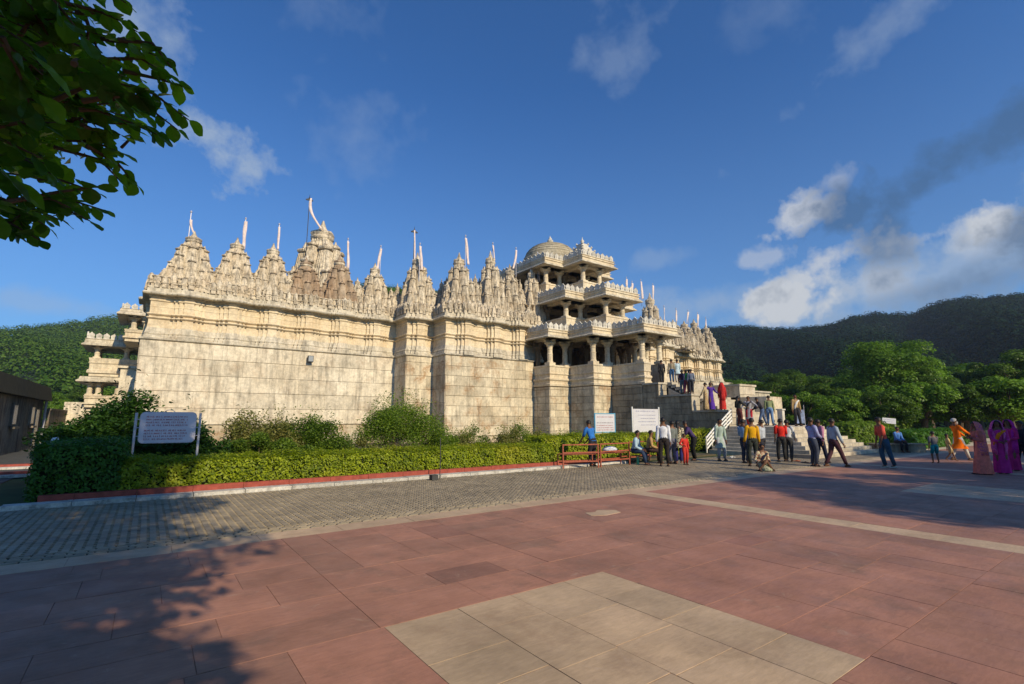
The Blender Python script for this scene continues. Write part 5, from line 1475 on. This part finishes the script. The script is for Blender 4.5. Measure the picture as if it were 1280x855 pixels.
# interior of the visible mass
def inside(qx, qy):
    lim = [(0, 150), (45, 160), (75, 200), (110, 218), (160, 225), (165, 175), (190, 150), (235, 155), (270, 115), (290, 55), (300, 0)]
    for a, b in zip(lim, lim[1:]):
        if a[0] <= qy <= b[0]: return qx < a[1] + (b[1] - a[1]) * (qy - a[0]) / (b[0] - a[0]) - 26
    return qx < 120
k = 0
while k < 150:
    qx = rr.uniform(-60, 215); qy = rr.uniform(-60, 285)
    if not inside(qx, max(0, qy)): continue
    dist = rr.uniform(4.6, 8.5)
    B = at(qx, qy, dist); A = B + Vector((-rr.uniform(.1, .7), rr.uniform(-.5, .6), rr.uniform(-.35, .5)))
    twig(A, B, rr.randint(8, 12), .145); k += 1
# a few bright, closer leaves at the left edge
for (qx, qy) in ((18, 232), (36, 246), (8, 222), (62, 90), (70, 140)):
    put_leaf(at(qx - 22, qy - 22, 3.6), Vector((.6, .3, -.45)), .20, rr)
leafs.sort(key=lambda q: -(inview(q[0].x, q[0].y, q[0].z, 20)) * 100 + (q[0] - Vector((0, 0, H))).length)
for (p, M, s) in leafs[:300]:
    o = ob('leaf', BLM[rr.randint(0, 3)], ot); o.matrix_local = Matrix.Translation(p - OT) @ M @ Matrix.Scale(s, 4)
rest = MB()
for (p, M, s) in leafs[300:]:
    b = BL[rr.randint(0, 3)]; T = Matrix.Translation(p - OT) @ M @ Matrix.Scale(s, 4)
    rest.add([T @ Vector(v) for v in b.v[:21]], b.f[:12])
obj('leaf', rest, L_BIG, ot, kind='stuff', rnd=True)
# the body of the crown, mostly out of frame; its shade falls on the hedge and plaza
C = []
def blobs(cs, per):
    for (c, s) in cs:
        d = RNG.normal(size=(per, 3)); d /= np.linalg.norm(d, axis=1)[:, None]
        C.append(d * (RNG.random(per) ** .5)[:, None] * np.array(s) + np.array(c) - np.array(OT))
vis = []
for _ in range(15):      # dense interior behind the visible leaves
    qx = rr.uniform(-160, 20); qy = rr.uniform(-60, 170); q = at(qx, qy, rr.uniform(7.5, 10.0)); vis.append(((q.x, q.y, q.z), (.85, .85, .6)))
blobs(vis, 620)
up_ = []
for _ in range(90):
    up_.append(((rr.uniform(-8, 1.3), rr.uniform(-4.5, 2.2), rr.uniform(6.0, 9.0)), (1.2, 1.2, .7)))
for _ in range(26):
    up_.append(((rr.uniform(-7, -.1), rr.uniform(-5.0, -.8), rr.uniform(3.6, 6.0)), (1.0, 1.0, .6)))
for _ in range(125):
    up_.append(((rr.uniform(-4.5, .45), rr.uniform(-5.4, -.6), rr.uniform(3.4, 4.8)), (1.0, 1.0, .5)))
for _ in range(14):
    up_.append(((rr.uniform(-3, 1.6), rr.uniform(2.6, 5.2), rr.uniform(7.2, 8.6)), (1.1, 1.1, .5)))
blobs(up_, 700)
Cn = np.vstack(C)
ob('foliage', leafmesh('foliage', Cn, .17, L_BIG, up=.5, asp=.62), ot, kind='stuff')
m = MB(); m.tube([(0, 0, -.1), (.1, .1, 1.6), (.0, .3, 3.4), (.3, .6, 5.2)], [.38, .30, .26, .2], 12); obj('trunk', m, M_BARK, ot)
for e in ((1.8, 4.2, 5.4), (3.9, 5.0, 5.0), (2.6, 5.4, 4.2), (4.2, 1.5, 7.2), (-2.5, 1.5, 7), (1.5, -2.5, 6.8), (3.6, 3.4, 6.0)):
    m = MB(); m.tube([(0, .3, 3.2), (e[0] * .35, .3 + e[1] * .35, 3.2 + (e[2] - 3.2) * .6), (e[0] * .7, .3 + e[1] * .7, e[2] * .98), e], [.16, .12, .07, .025], 8); obj('branch', m, M_BARK, ot)
obj('twig', twm, M_BARK, ot, kind='stuff')

# ================================================================== PEOPLE
def skin_body(V, E, R):
    me = bpy.data.meshes.new('tmp'); me.from_pydata(V, E, []); o = bpy.data.objects.new('tmp', me); COL.objects.link(o)
    sk = o.modifiers.new('s', 'SKIN'); sk.use_smooth_shade = True
    lay_ = me.skin_vertices[0].data if me.skin_vertices else None
    if lay_ is None:
        bpy.context.view_layer.update(); lay_ = me.skin_vertices[0].data
    for i, r_ in enumerate(R): lay_[i].radius = r_
    lay_[0].use_root = True
    o.modifiers.new('u', 'SUBSURF').levels = 1
    dg = bpy.context.evaluated_depsgraph_get(); ev = o.evaluated_get(dg); ev.to_mesh()
    m2 = bpy.data.meshes.new_from_object(ev)
    bpy.data.objects.remove(o); bpy.data.meshes.remove(me)
    return m2
def ik(a, b, l1, l2, hint):
    a = Vector(a); b = Vector(b); d = b - a; L = d.length
    if L > (l1 + l2) * .999: b = a + d * ((l1 + l2) * .999 / L); d = b - a; L = d.length
    x_ = (l1 * l1 - l2 * l2 + L * L) / (2 * L); h_ = math.sqrt(max(0, l1 * l1 - x_ * x_))
    n = d / L; hv = Vector(hint); hv = (hv - n * hv.dot(n)).normalized()
    return a + n * x_ + hv * h_, b
def person(label, loc, face=0, h=1.68, lean=0, pz=.52, fl=(-.05, .0), fr=(.05, .0), hl=None, hr=None, twist=0, head=(0, 0),
           top=(.6, .6, .6), pat=None, sleeve=1.0, bottom=(.05, .05, .06), bpat=None, skirt=None, kurta=None, veil=None, hair='short', beard=False, shoes=(.04, .03, .03), sash=None, sit=False, hairmat=None, group=None, barelegs=False, shorts=False):
    """metric figure; face: 0 away from the camera, 90 to the right, 180 towards it. Hand and foot targets are fractions of height: x right, y forward, z up."""
    S = h; rz = PS - rad(face) - rad(90)
    t = thing('person', label, 'person', tuple(loc), rz, group)
    lz = rad(lean)
    pel = Vector((0, 0 if not sit else -.02, pz))
    fw = Vector((0, math.sin(lz), math.cos(lz)))           # spine direction
    sf = Vector((0, math.cos(lz), -math.sin(lz)))
    R_ = Vector((1, 0, 0))
    waist = pel + fw * .09; chest = pel + fw * .21; neck0 = pel + fw * .285; 
    hd = lz * .35 + rad(head[0])
    hf = Vector((0, math.sin(hd), math.cos(hd))); hff = Vector((0, math.cos(hd), -math.sin(hd)))
    neck1 = neck0 + (fw + hf).normalized() * .045; hc = neck1 + hf * .055; ht = hc + hf * .055
    shl, shr = neck0 + R_ * -.098 - fw * .025, neck0 + R_ * .098 - fw * .025
    hipl, hipr = pel + R_ * -.048, pel + R_ * .048
    al = Vector((fl[0], fl[1], .04 if len(fl) < 3 else fl[2])); ar = Vector((fr[0], fr[1], .04 if len(fr) < 3 else fr[2]))
    kl, al = ik(hipl, al, .245, .245, (-.15, 1, .1)); kr, ar = ik(hipr, ar, .245, .245, (.15, 1, .1))
    if hl is None: hl = (-.135, .03, pz - .09)
    if hr is None: hr = (.135, .03, pz - .09)
    el, wl = ik(shl, hl, .165, .15, (-.5, -1, -.3)); er, wr = ik(shr, hr, .165, .15, (.5, -1, -.3))
    # --- body: one continuous skin surface
    V = [pel, waist, chest, neck0, neck1, hc, ht, shl, el, wl, shr, er, wr, hipl, kl, al, hipr, kr, ar]
    toel = al + Vector((0, .075, -.02)); toer = ar + Vector((0, .075, -.02))
    dl = (wl - el).normalized(); dr = (wr - er).normalized()
    V += [toel, toer, wl + dl * .045, wr + dr * .045]
    E_ = [(0, 1), (1, 2), (2, 3), (3, 4), (4, 5), (5, 6), (3, 7), (7, 8), (8, 9), (3, 10), (10, 11), (11, 12), (0, 13), (13, 14), (14, 15), (0, 16), (16, 17), (17, 18), (15, 19), (18, 20), (9, 21), (12, 22)]
    RR = [(.062, .055), (.058, .048), (.068, .055), (.05, .045), (.028, .03), (.05, .056), (.034, .04), (.033, .033), (.022, .022), (.015, .015), (.033, .033), (.022, .022), (.015, .015),
          (.052, .052), (.032, .032), (.020, .020), (.052, .052), (.032, .032), (.020, .020), (.016, .02), (.016, .02), (.012, .021), (.012, .021)]
    me = skin_body([tuple(v * S) for v in V], E_, [(a * S, b * S) for a, b in RR])
    bm_v = [tuple(v.co) for v in me.vertices]; bm_f = [tuple(p.vertices) for p in me.polygons]
    B = MB(); B.add(bm_v, bm_f, 0); bpy.data.meshes.remove(me)
    for (w_, d_, sx) in ((wl, dl, -1), (wr, dr, 1)):
        q = w_ + d_ * .03; side = R_.cross(d_).normalized() if abs(d_.x) < .9 else Vector((0, 1, 0)); wide = side
        curl = d_.cross(wide).normalized() * -sx
        for k_, (o_, L_) in enumerate(((-.014, .040), (-.005, .046), (.005, .044), (.014, .034))):
            a_ = q + wide * o_ + d_ * .02
            B.tube([x_ * S for x_ in (a_, a_ + d_ * L_ * .55, a_ + d_ * L_ * .9 + curl * L_ * .3)], [.0052 * S, .0048 * S, .003 * S], 5)
        a_ = q + wide * .014; B.tube([x_ * S for x_ in (a_, a_ + wide * .012 + d_ * .012, a_ + wide * .015 + d_ * .03 + curl * .006)], [.006 * S, .0055 * S, .0035 * S], 5)
    fc = hc + hff * .050
    B.tube([(fc + hf * .012) * S, (fc + hff * .014 - hf * .006) * S, (fc - hf * .010 + hff * .004) * S], [.005 * S, .008 * S, .006 * S], 6)     # nose
    for sx in (-1, 1):
        B.tube([(hc + R_ * sx * .048 + hf * .012) * S, (hc + R_ * sx * .055) * S, (hc + R_ * sx * .049 - hf * .016) * S], [.006 * S, .009 * S, .005 * S], 6)
        e_ = fc + R_ * sx * .018 + hf * .012 - hff * .003
        B.tube([(e_ - R_ * .007) * S, (e_ + R_ * .007) * S], [.0035 * S, .0035 * S], 6, 1)
    m_ = fc - hf * .026 - hff * .002
    B.tube([(m_ - R_ * .014) * S, (m_ + hff * .003) * S, (m_ + R_ * .014) * S], [.002 * S, .0045 * S, .002 * S], 5, 2)
    obj('body', B, [SKIN, EYEW, LIPS], t, smooth=True)
    # --- hair
    if hair:
        hm = hairmat or HAIRM; Hh = MB(); n1, n2 = 12, 7; vs = []
        for i in range(n2):
            a_ = i / (n2 - 1) * math.pi * .58
            for j in range(n1):
                b_ = 2 * math.pi * j / n1; dv = R_ * math.cos(b_) * math.sin(a_) + hff * math.sin(b_) * math.sin(a_) + hf * math.cos(a_)
                fr_ = max(0, math.sin(b_)); low = a_ - fr_ * a_ * .5
                dv = R_ * math.cos(b_) * math.sin(low) + hff * math.sin(b_) * math.sin(low) + hf * math.cos(low)
                vs.append((hc + hf * .012 - hff * .004 + Vector((dv.x * .056, 0, 0)) + (dv - Vector((dv.x, 0, 0))) * .063) * S)
        Hh.add(vs, [(i * n1 + j, i * n1 + (j + 1) % n1, (i + 1) * n1 + (j + 1) % n1, (i + 1) * n1 + j) for i in range(n2 - 1) for j in range(n1)])
        if hair == 'long': Hh.tube([(hc - hff * .05) * S, (neck0 - sf * .055) * S, (chest - sf * .075) * S, (chest - sf * .08 - fw * .08) * S], [.04 * S, .034 * S, .026 * S, .012 * S], 8)
        if hair == 'bun': Hh.tube([(hc - hff * .06) * S, (hc - hff * .085) * S], [.032 * S, .018 * S], 8)
        obj('hair', Hh, hm, t, smooth=True)
    if beard:
        Bd = MB(); Bd.tube([(fc - hf * .015 - hff * .01) * S, (fc - hf * .05) * S, (fc - hf * .095) * S], [.034 * S, .03 * S, .008 * S], 8); obj('beard', Bd, HAIRG, t, smooth=True)
    # --- top
    if top is not None:
        T = MB(); hem = pel - fw * .02
        ctr = [hem, pel + fw * .04, waist, pel + fw * .15, chest, neck0 - fw * .035, neck0 - fw * .005, neck0 + fw * .02]
        T.tube([q * S for q in ctr], [v_ * S for v_ in (.084, .082, .076, .083, .094, .098, .07, .034)], 14, 0, True, flat=[.72, .72, .72, .72, .70, .62, .6, .8], right=(1, 0, 0))
        for (s_, e_, w_) in ((shl, el, wl), (shr, er, wr)):
            inn = s_ + (neck0 - s_) * .35; P_ = [inn, s_, s_.lerp(e_, .5), s_.lerp(e_, .95)]; q_ = [.045, .043, .036, .034]
            if sleeve > .5: P_ += [e_.lerp(w_, .4), e_.lerp(w_, .88)]; q_ += [.030, .026]
            elif sleeve < .2: P_ = P_[:2] + [s_.lerp(e_, .3)]; q_ = q_[:2] + [.038]
            T.tube([x_ * S for x_ in P_], [x_ * S for x_ in q_], 9)
        if kurta:
            kz = kurta; n1 = 18; vs = []; lv = [pel + fw * .06, pel - Vector((0, 0, .02)), Vector((0, (fl[1] + fr[1]) * .2 + pel.y * .6, (pz + kz) / 2)), Vector((0, (fl[1] + fr[1]) * .35, kz))]
            for i, c_ in enumerate(lv):
                wdt = [.082, .094, .105, .125][i]; dd = [.06, .07, .085, .10 + abs(fl[1] - fr[1]) * .25][i]
                for j in range(n1):
                    b_ = 2 * math.pi * j / n1; f_ = 1 + .05 * math.sin(5 * b_ + i) * (i > 1)
                    vs.append((c_ + Vector((wdt * f_ * math.cos(b_), dd * f_ * math.sin(b_), 0))) * S)
            T.add(vs, [(i * n1 + j, i * n1 + (j + 1) % n1, (i + 1) * n1 + (j + 1) % n1, (i + 1) * n1 + j) for i in range(3) for j in range(n1)])
        obj('shirt' if not kurta else 'kurta', T, cloth(top, pat), t, smooth=True)
    # --- lower clothing
    if skirt:
        K_ = MB(); n1 = 28; vs = []; NL = 9
        for i in range(NL):
            s_ = i / (NL - 1); z_ = (pel.z + .09) * (1 - s_) + .018 * s_; y_ = (pel.y + waist.y) * .5 * (1 - s_) + (fl[1] + fr[1]) * .5 * s_
            wdt = .080 + .035 * s_ ** .8; dd = .062 + (.04 + abs(fl[1] - fr[1]) * .3) * s_
            for j in range(n1):
                b_ = 2 * math.pi * j / n1; f_ = 1 + (.17 * s_) * math.sin(11 * b_ + 2.5 * s_ + len(label)) + .06 * s_ * math.sin(4 * b_ + s_ * 4)
                vs.append(Vector((wdt * f_ * math.cos(b_), y_ + dd * f_ * math.sin(b_), z_)) * S)
        K_.add(vs, [(i * n1 + j, i * n1 + (j + 1) % n1, (i + 1) * n1 + (j + 1) % n1, (i + 1) * n1 + j) for i in range(NL - 1) for j in range(n1)])
        obj('skirt', K_, cloth(bottom, bpat), t, smooth=True)
    elif bottom is not None:
        L_ = MB(); L_.tube([q * S for q in (pel + fw * .07, pel + fw * .02, pel - Vector((0, 0, .03)))], [.076 * S, .085 * S, .08 * S], 12, 0, True, flat=[.72, .78, .8], right=(1, 0, 0))
        for (hp, k_, a_) in ((hipl, kl, al), (hipr, kr, ar)):
            P_ = [hp + (pel - hp) * .2 + Vector((0, 0, .01)), hp.lerp(k_, .35), hp.lerp(k_, .9)]; q_ = [.060, .056, .043]
            if not shorts: P_ += [k_.lerp(a_, .3), k_.lerp(a_, .93)]; q_ += [.040, .032]
            L_.tube([x_ * S for x_ in P_], [x_ * S for x_ in q_], 10)
        obj('trousers' if not shorts else 'shorts', L_, cloth(bottom, bpat), t, smooth=True)
    if shoes is not None:
        for (a_, o_) in ((al, toel), (ar, toer)):
            Sh = MB(); d_ = Vector((0, 1, 0)); b0 = Vector((a_.x, a_.y - .03, a_.z - .028))
            Sh.tube([(b0) * S, (b0 + d_ * .03 + Vector((0, 0, .004))) * S, (b0 + d_ * .09) * S, (b0 + d_ * .125 - Vector((0, 0, .003))) * S], [.022 * S, .026 * S, .027 * S, .014 * S], 8, 0, True, flat=[.7, .75, .5, .45], right=(1, 0, 0))
            obj('shoe', Sh, cloth(shoes), t, smooth=True)
    if veil is not None:   # sari end drawn over the head and down the back
        Vm = MB(); n1 = 30; vs = []
        lv = [(ht + hf * .012, .012, .012), (hc + hf * .045 - hff * .008, .045, .05), (hc - hff * .018, .066, .07), (neck0 + fw * .02 - sf * .02, .085, .072), (chest - sf * .015, .112, .082), (waist - sf * .01, .094, .074), (pel - Vector((0, .0, .04)), .098, .082), (Vector((0, pel.y * .5, pz - .18)), .088, .085)]
        for i, (c_, wd, dp) in enumerate(lv):
            for j in range(n1):
                b_ = rad(-215) + rad(250) * j / (n1 - 1)  # open at the face
                if i > 3: b_ = rad(-180 - 60) + rad(300) * j / (n1 - 1)
                f_ = 1 + .09 * math.sin(7 * b_ + i * 1.1) + .05 * math.sin(15 * b_ - i)
                vs.append((c_ + Vector((wd * f_ * math.cos(b_), 0, 0)) + (hff if i < 3 else Vector((0, 1, 0))) * dp * f_ * math.sin(b_)) * S)
        Vm.add(vs, [(i * n1 + j, i * n1 + j + 1, (i + 1) * n1 + j + 1, (i + 1) * n1 + j) for i in range(len(lv) - 1) for j in range(n1 - 1)])
        o = obj('sari_drape', Vm, cloth(*veil), t, smooth=True); md = o.modifiers.new('thick', 'SOLIDIFY'); md.thickness = .012 * S
    if sash is not None:
        Sm = MB(); Sm.tube([x_ * S for x_ in (shl + fw * .02 + sf * .03, chest + sf * .072, waist + sf * .06 + R_ * .05, hipr + sf * .055 + R_ * .03)], [.022 * S, .03 * S, .03 * S, .02 * S], 8, flat=[.4] * 4)
        obj('scarf', Sm, cloth(sash), t, smooth=True)
    return t
LIPS = plain('lips', (.14, .05, .04), .5, var=.1)
WALK = dict(fl=(-.03, -.13, .07), fr=(.04, .13), hl=(-.13, .08, .43), hr=(.13, -.05, .43))
WALK2 = dict(fr=(.03, -.15, .08), fl=(-.04, .15), hr=(.13, .07, .43), hl=(-.13, -.05, .42))
DK = (.025, .025, .03); JEAN = (.04, .07, .14)
def gp(px_, py_, z=0): return tuple(G(px_, py_, z))
person('man in a blue t-shirt leaning over the left red bench', gp(742, 583), -35, 1.68, lean=22, hl=(-.12, .26, .50), hr=(.05, .25, .5), top=(.03, .16, .50), sleeve=.3, bottom=DK)
person('man in a pale blue shirt seated at the left end of the shaded bench', tuple(G(806, 582) + Vector((.0, .45, .0))), 120, 1.66, lean=18, pz=.30, fl=(-.07, .24), fr=(.06, .26), hl=(-.06, .2, .33), hr=(.08, .2, .33), top=(.36, .50, .60), bottom=(.03, .05, .10), sit=True)
person('man in a tan shirt seated beside the man in pale blue', tuple(G(821, 580) + Vector((.0, .35, .0))), 100, 1.64, lean=15, pz=.30, fl=(-.07, .22), fr=(.06, .25), hl=(-.06, .2, .35), hr=(.08, .2, .35), top=(.42, .27, .12), bottom=(.05, .03, .03), sit=True)
person('man in a white shirt and black trousers with his back turned by the bench', gp(831, 583), 10, 1.74, top=(.62, .64, .70), bottom=(.025, .02, .02), fl=(-.07, .0), fr=(.07, .0))
person('person in grey standing half hidden behind the man in the white shirt', gp(842, 580), -20, 1.62, top=(.16, .18, .17), bottom=(.13, .13, .17))
person('long haired woman in a black and cream top and blue leggings', gp(849, 579), 20, 1.62, top=(.50, .45, .32), pat=(.03, .03, .03), bottom=(.03, .03, .16), kurta=.36, hair='long', shoes=(.2, .1, .08))
person('small child in red at the woman\'s side', gp(857, 581), 160, 1.15, top=(.55, .04, .03), bottom=(.5, .04, .03), hr=(.14, .12, .60))
person('man in a dark purple shirt bending down to the left by the hedge', gp(869, 576), -85, 1.72, lean=35, hl=(-.1, .32, .42), hr=(.06, .32, .42), top=(.055, .035, .11), sleeve=.3, bottom=(.015, .015, .015))
person('man in a pale green kurta at the foot of the white railing', gp(901, 576), 165, 1.70, lean=8, top=(.33, .42, .38), kurta=.30, bottom=(.40, .42, .45), fl=(-.08, .05), hl=(-.14, .05, .45))
person('man in a light blue shirt partly behind the man in yellow', gp(932, 579), 60, 1.68, top=(.22, .36, .55), bottom=(.03, .04, .07), hl=(-.05, .15, .6))
person('broad man in a golden yellow shirt seen from behind at the steps', gp(943, 583), 5, 1.72, top=(.62, .33, .01), bottom=(.03, .035, .03), fl=(-.075, 0), fr=(.075, 0), hl=(-.15, .05, .46), hr=(.15, .05, .46))
person('man in a light grey shirt just right of the man in yellow', gp(955, 580), -40, 1.66, top=(.42, .46, .52), bottom=(.03, .03, .04), hair='short')
person('woman in floral clothes sitting on the ground before the man in yellow', gp(952, 588), 175, 1.55, lean=12, pz=.10, fl=(-.14, .16), fr=(.15, .17), hl=(-.1, .15, .2), hr=(.1, .16, .2), top=(.50, .45, .30), pat=(.35, .05, .05), skirt=True, bottom=(.42, .40, .28), bpat=(.15, .2, .1), sash=(.02, .02, .04), hair='bun')
person('man in a bright red shirt seen from behind at the stair corner', gp(979, 577), 15, 1.70, top=(.62, .03, .02), sleeve=.3, bottom=(.03, .03, .03), fl=(-.08, .03))
person('man in a white shirt beside the man in bright red', gp(987, 577), 40, 1.66, top=(.55, .57, .60), bottom=(.05, .05, .05), hr=(.12, .2, .5))
person('man in an open white shirt over a tan vest standing on the stair landing', (27.9, 12.6, LZ + .01), 175, 1.70, top=(.38, .26, .12), sash=(.62, .62, .60), bottom=DK, hl=(-.15, .0, .46), fl=(-.05, .1))
person('man in a pale blue and purple shirt, left of the three walking right', gp(1018, 583), 80, 1.74, top=(.30, .36, .58), pat=(.30, .22, .42), bottom=(.05, .06, .09), hr=(.08, .17, .56), hl=(-.06, .2, .58))
person('man in a pink shirt walking beside the man in pale blue', gp(1027, 579), 75, 1.68, top=(.45, .20, .32), bottom=(.02, .025, .05), sleeve=.6, **WALK)
person('man in a grey-blue shirt striding right in front of the lit steps', gp(1045, 584), 85, 1.74, top=(.33, .40, .48), bottom=(.07, .03, .04), shoes=(.12, .06, .03), fl=(-.03, -.19, .06), fr=(.04, .20), hr=(.13, .10, .45), hl=(-.13, .0, .43), pz=.50)
person('man in a coral red t-shirt leaning forward as he walks left', gp(1109, 585), -80, 1.76, lean=12, top=(.62, .10, .07), sleeve=.3, bottom=(.03, .08, .13), shoes=(.5, .5, .42), fl=(-.04, -.12), fr=(.04, .0), hl=(-.1, .12, .42), hr=(.12, .1, .40))
pS = atD(1123, 563, 25.5); t = person('man in a blue shirt seated by the low hedge on the right', (pS.x, pS.y, 0), 170, 1.68, lean=10, pz=.30, fl=(-.09, .2), fr=(.09, .2), hl=(-.05, .2, .34), hr=(.05, .2, .34), top=(.08, .20, .50), bottom=DK, sit=True)
sw = thing('stone_seat', 'low dark stone seat under the man in the blue shirt by the right hedge', 'seat', (pS.x, pS.y, 0), PS - rad(90)); m = MB(); m.box((-1.2, -.25, 0), (1.2, .35, .38)); obj('base', m, M_STAIRW, sw); m = MB(); m.box((-1.3, -.32, .38), (1.3, .4, .43)); obj('top', m, M_STAIRW, sw)
person('small boy in a grey t-shirt and teal shorts on the plaza', gp(1171, 579.5), 10, 1.22, lean=6, top=(.13, .13, .14), sleeve=.3, bottom=(.01, .22, .27), shorts=True, shoes=None, fl=(-.07, .03), fr=(.08, .03), hl=(-.15, .02, .42), hr=(.1, .12, .46))
person('small child in a cream top beside the man in orange', gp(1189, 577), 120, 1.10, lean=-6, top=(.52, .40, .18), sleeve=.3, bottom=(.45, .32, .16), shorts=True, shoes=None, **WALK2)
person('white bearded man in a bright orange kurta striding right', gp(1201, 576), 95, 1.72, lean=-6, top=(.85, .17, .005), kurta=.28, bottom=(.6, .58, .52), hairmat=HAIRG, beard=True, shoes=(.12, .07, .04), fl=(-.03, -.16, .06), fr=(.04, .17), hr=(.05, .26, .58), hl=(-.05, .2, .55))
person('woman in a salmon pink sari pulled over her head', gp(1231, 593), -75, 1.60, lean=9, top=(.50, .14, .12), skirt=True, bottom=(.80, .20, .15), veil=((.72, .20, .17), (.42, .10, .22)), hair='bun', hl=(-.04, .15, .66), hr=(.02, .16, .70), fl=(-.05, -.06), fr=(.05, .08))
person('woman in a vivid purple sari with a pink veil and orange scarf', gp(1254, 592), -150, 1.64, lean=6, top=(.55, .03, .25), skirt=True, bottom=(.52, .022, .24), veil=((.70, .13, .40), (.48, .07, .36)), sash=(.75, .22, .01), hair='bun', hl=(-.07, .16, .60), hr=(.03, .18, .58))
person('woman in a darker magenta sari behind the purple sari', gp(1268, 588), -110, 1.66, top=(.5, .02, .16), skirt=True, bottom=(.46, .02, .16), veil=((.50, .02, .30), None), hair='bun', hl=(-.07, .16, .60), hr=(.06, .16, .58))
person('person in dark clothes walking in at the right edge', gp(1283, 588), -90, 1.62, top=(.03, .04, .05), bottom=(.02, .02, .03), **WALK)
# --- on the stairs
person('dark haired person at the left of the group by the porch pillar', (28.6, 21.6, ZP + .06), 10, 1.66, top=(.03, .03, .035), bottom=(.03, .03, .03))
person('man in a khaki shirt and jeans on the top step under the porch', (28.9, 21.0, ZP + .06), 5, 1.68, top=(.28, .24, .17), bottom=(.03, .08, .18))
person('man in a loose pale blue shirt on the top step', (29.4, 20.9, ZP + .06), -10, 1.70, top=(.42, .55, .62), bottom=(.45, .45, .45), kurta=.38)
def stp(y): return LZ + max(0, int((y - Y0) / tu) + 1) * zu
for (px_, y_, args) in ((841, 19.4, dict(label='person in a maroon top and jeans, first of four on the upper side steps', top=(.06, .02, .05), bottom=(.10, .16, .2), face=20)),
                        (848, 19.1, dict(label='person in a lavender top and maroon trousers, second of four on the upper side steps', top=(.32, .26, .36), bottom=(.16, .03, .06), face=60, fl=(-.04, -.09), fr=(.04, .1))),
                        (854, 18.9, dict(label='person in a green top, third of four on the upper side steps', top=(.02, .26, .06), bottom=(.20, .07, .05), face=30)),
                        (863, 18.75, dict(label='person in a grey-blue shirt and dark trousers, rightmost of four on the upper side steps', top=(.14, .17, .24), bottom=(.03, .035, .05), face=15))):
    q = onY(px_, 470, y_); face = args.pop('face'); person(args.pop('label'), (max(27.75, q.x), y_, 3.23), face, 1.62, **args)
for (px_, y_, z_, args) in ((882, 17.2, 2.2, dict(label='woman in a cream patterned sari on the lower stair wall', top=(.45, .36, .22), skirt=True, bottom=(.45, .34, .18), bpat=(.2, .1, .05), hair='bun', face=-60, hl=(-.1, .15, .5))),
                            (889, 17.0, 2.2, dict(label='woman in a deep violet dress with arms held out on the stair wall', top=(.07, .03, .24), skirt=True, bottom=(.08, .03, .28), face=170, hl=(-.22, .1, .58), hr=(.26, .0, .56), hair='bun')),
                            (903, 16.7, 2.2, dict(label='woman wrapped in a red sari standing on the stair wall', top=(.45, .03, .03), skirt=True, bottom=(.50, .035, .03), veil=((.50, .035, .03), (.35, .02, .02)), face=30, hair='bun'))):
    q = onY(px_, 500, y_); face = args.pop('face'); person(args.pop('label'), (q.x, y_, z_ if q.x < 28.2 else stp(y_)), face, 1.66, **args)
person('dark haired woman reaching out at the left end of the stair landing', (25.0, 14.15, LZ + .01), 70, 1.60, top=(.03, .03, .03), bottom=(.10, .03, .03), hl=(-.05, .1, .55), hr=(.1, .28, .6), hair='long')
person('woman in a grey tunic with a red hem, arms spread, on the landing', (26.1, 14.2, LZ + .01), -150, 1.62, top=(.28, .28, .32), kurta=.22, bottom=(.40, .02, .03), hl=(-.26, .08, .62), hr=(.22, .08, .56), sash=(.03, .03, .04), hair='bun')
person('man in a dark top and jeans bending on the stairs', (27.4, 14.15, LZ + .01), -80, 1.66, lean=28, top=(.02, .02, .03), bottom=(.08, .12, .22), hl=(-.1, .3, .55), hr=(.1, .3, .5), fl=(-.05, .15), fr=(.05, -.12))
person('man in an olive green shirt and blue jeans going up the stairs', (28.3, 14.2, LZ + .01), 20, 1.74, lean=14, top=(.22, .26, .13), bottom=(.14, .24, .42), fl=(-.05, .12), fr=(.06, -.10))

for (key, (mb_, mt, par, nm)) in STUFF_BLK.items():
    obj(nm, mb_, mt, par, kind='stuff', rnd=True)

# ================================================================== AIR
hz = MB(); hz.box((-345, -345, -8), (645, 645, 98))
hm = bpy.data.materials.new('air'); hm.use_nodes = True; hm.node_tree.nodes.clear()
hv = hm.node_tree.nodes.new('ShaderNodeVolumePrincipled'); hv.inputs['Color'].default_value = (.62, .78, 1, 1); hv.inputs['Density'].default_value = .00028
hv.inputs['Anisotropy'].default_value = .2
ho = hm.node_tree.nodes.new('ShaderNodeOutputMaterial'); hm.node_tree.links.new(hv.outputs[0], ho.inputs['Volume'])
obj('haze', hz, hm, kind='stuff')
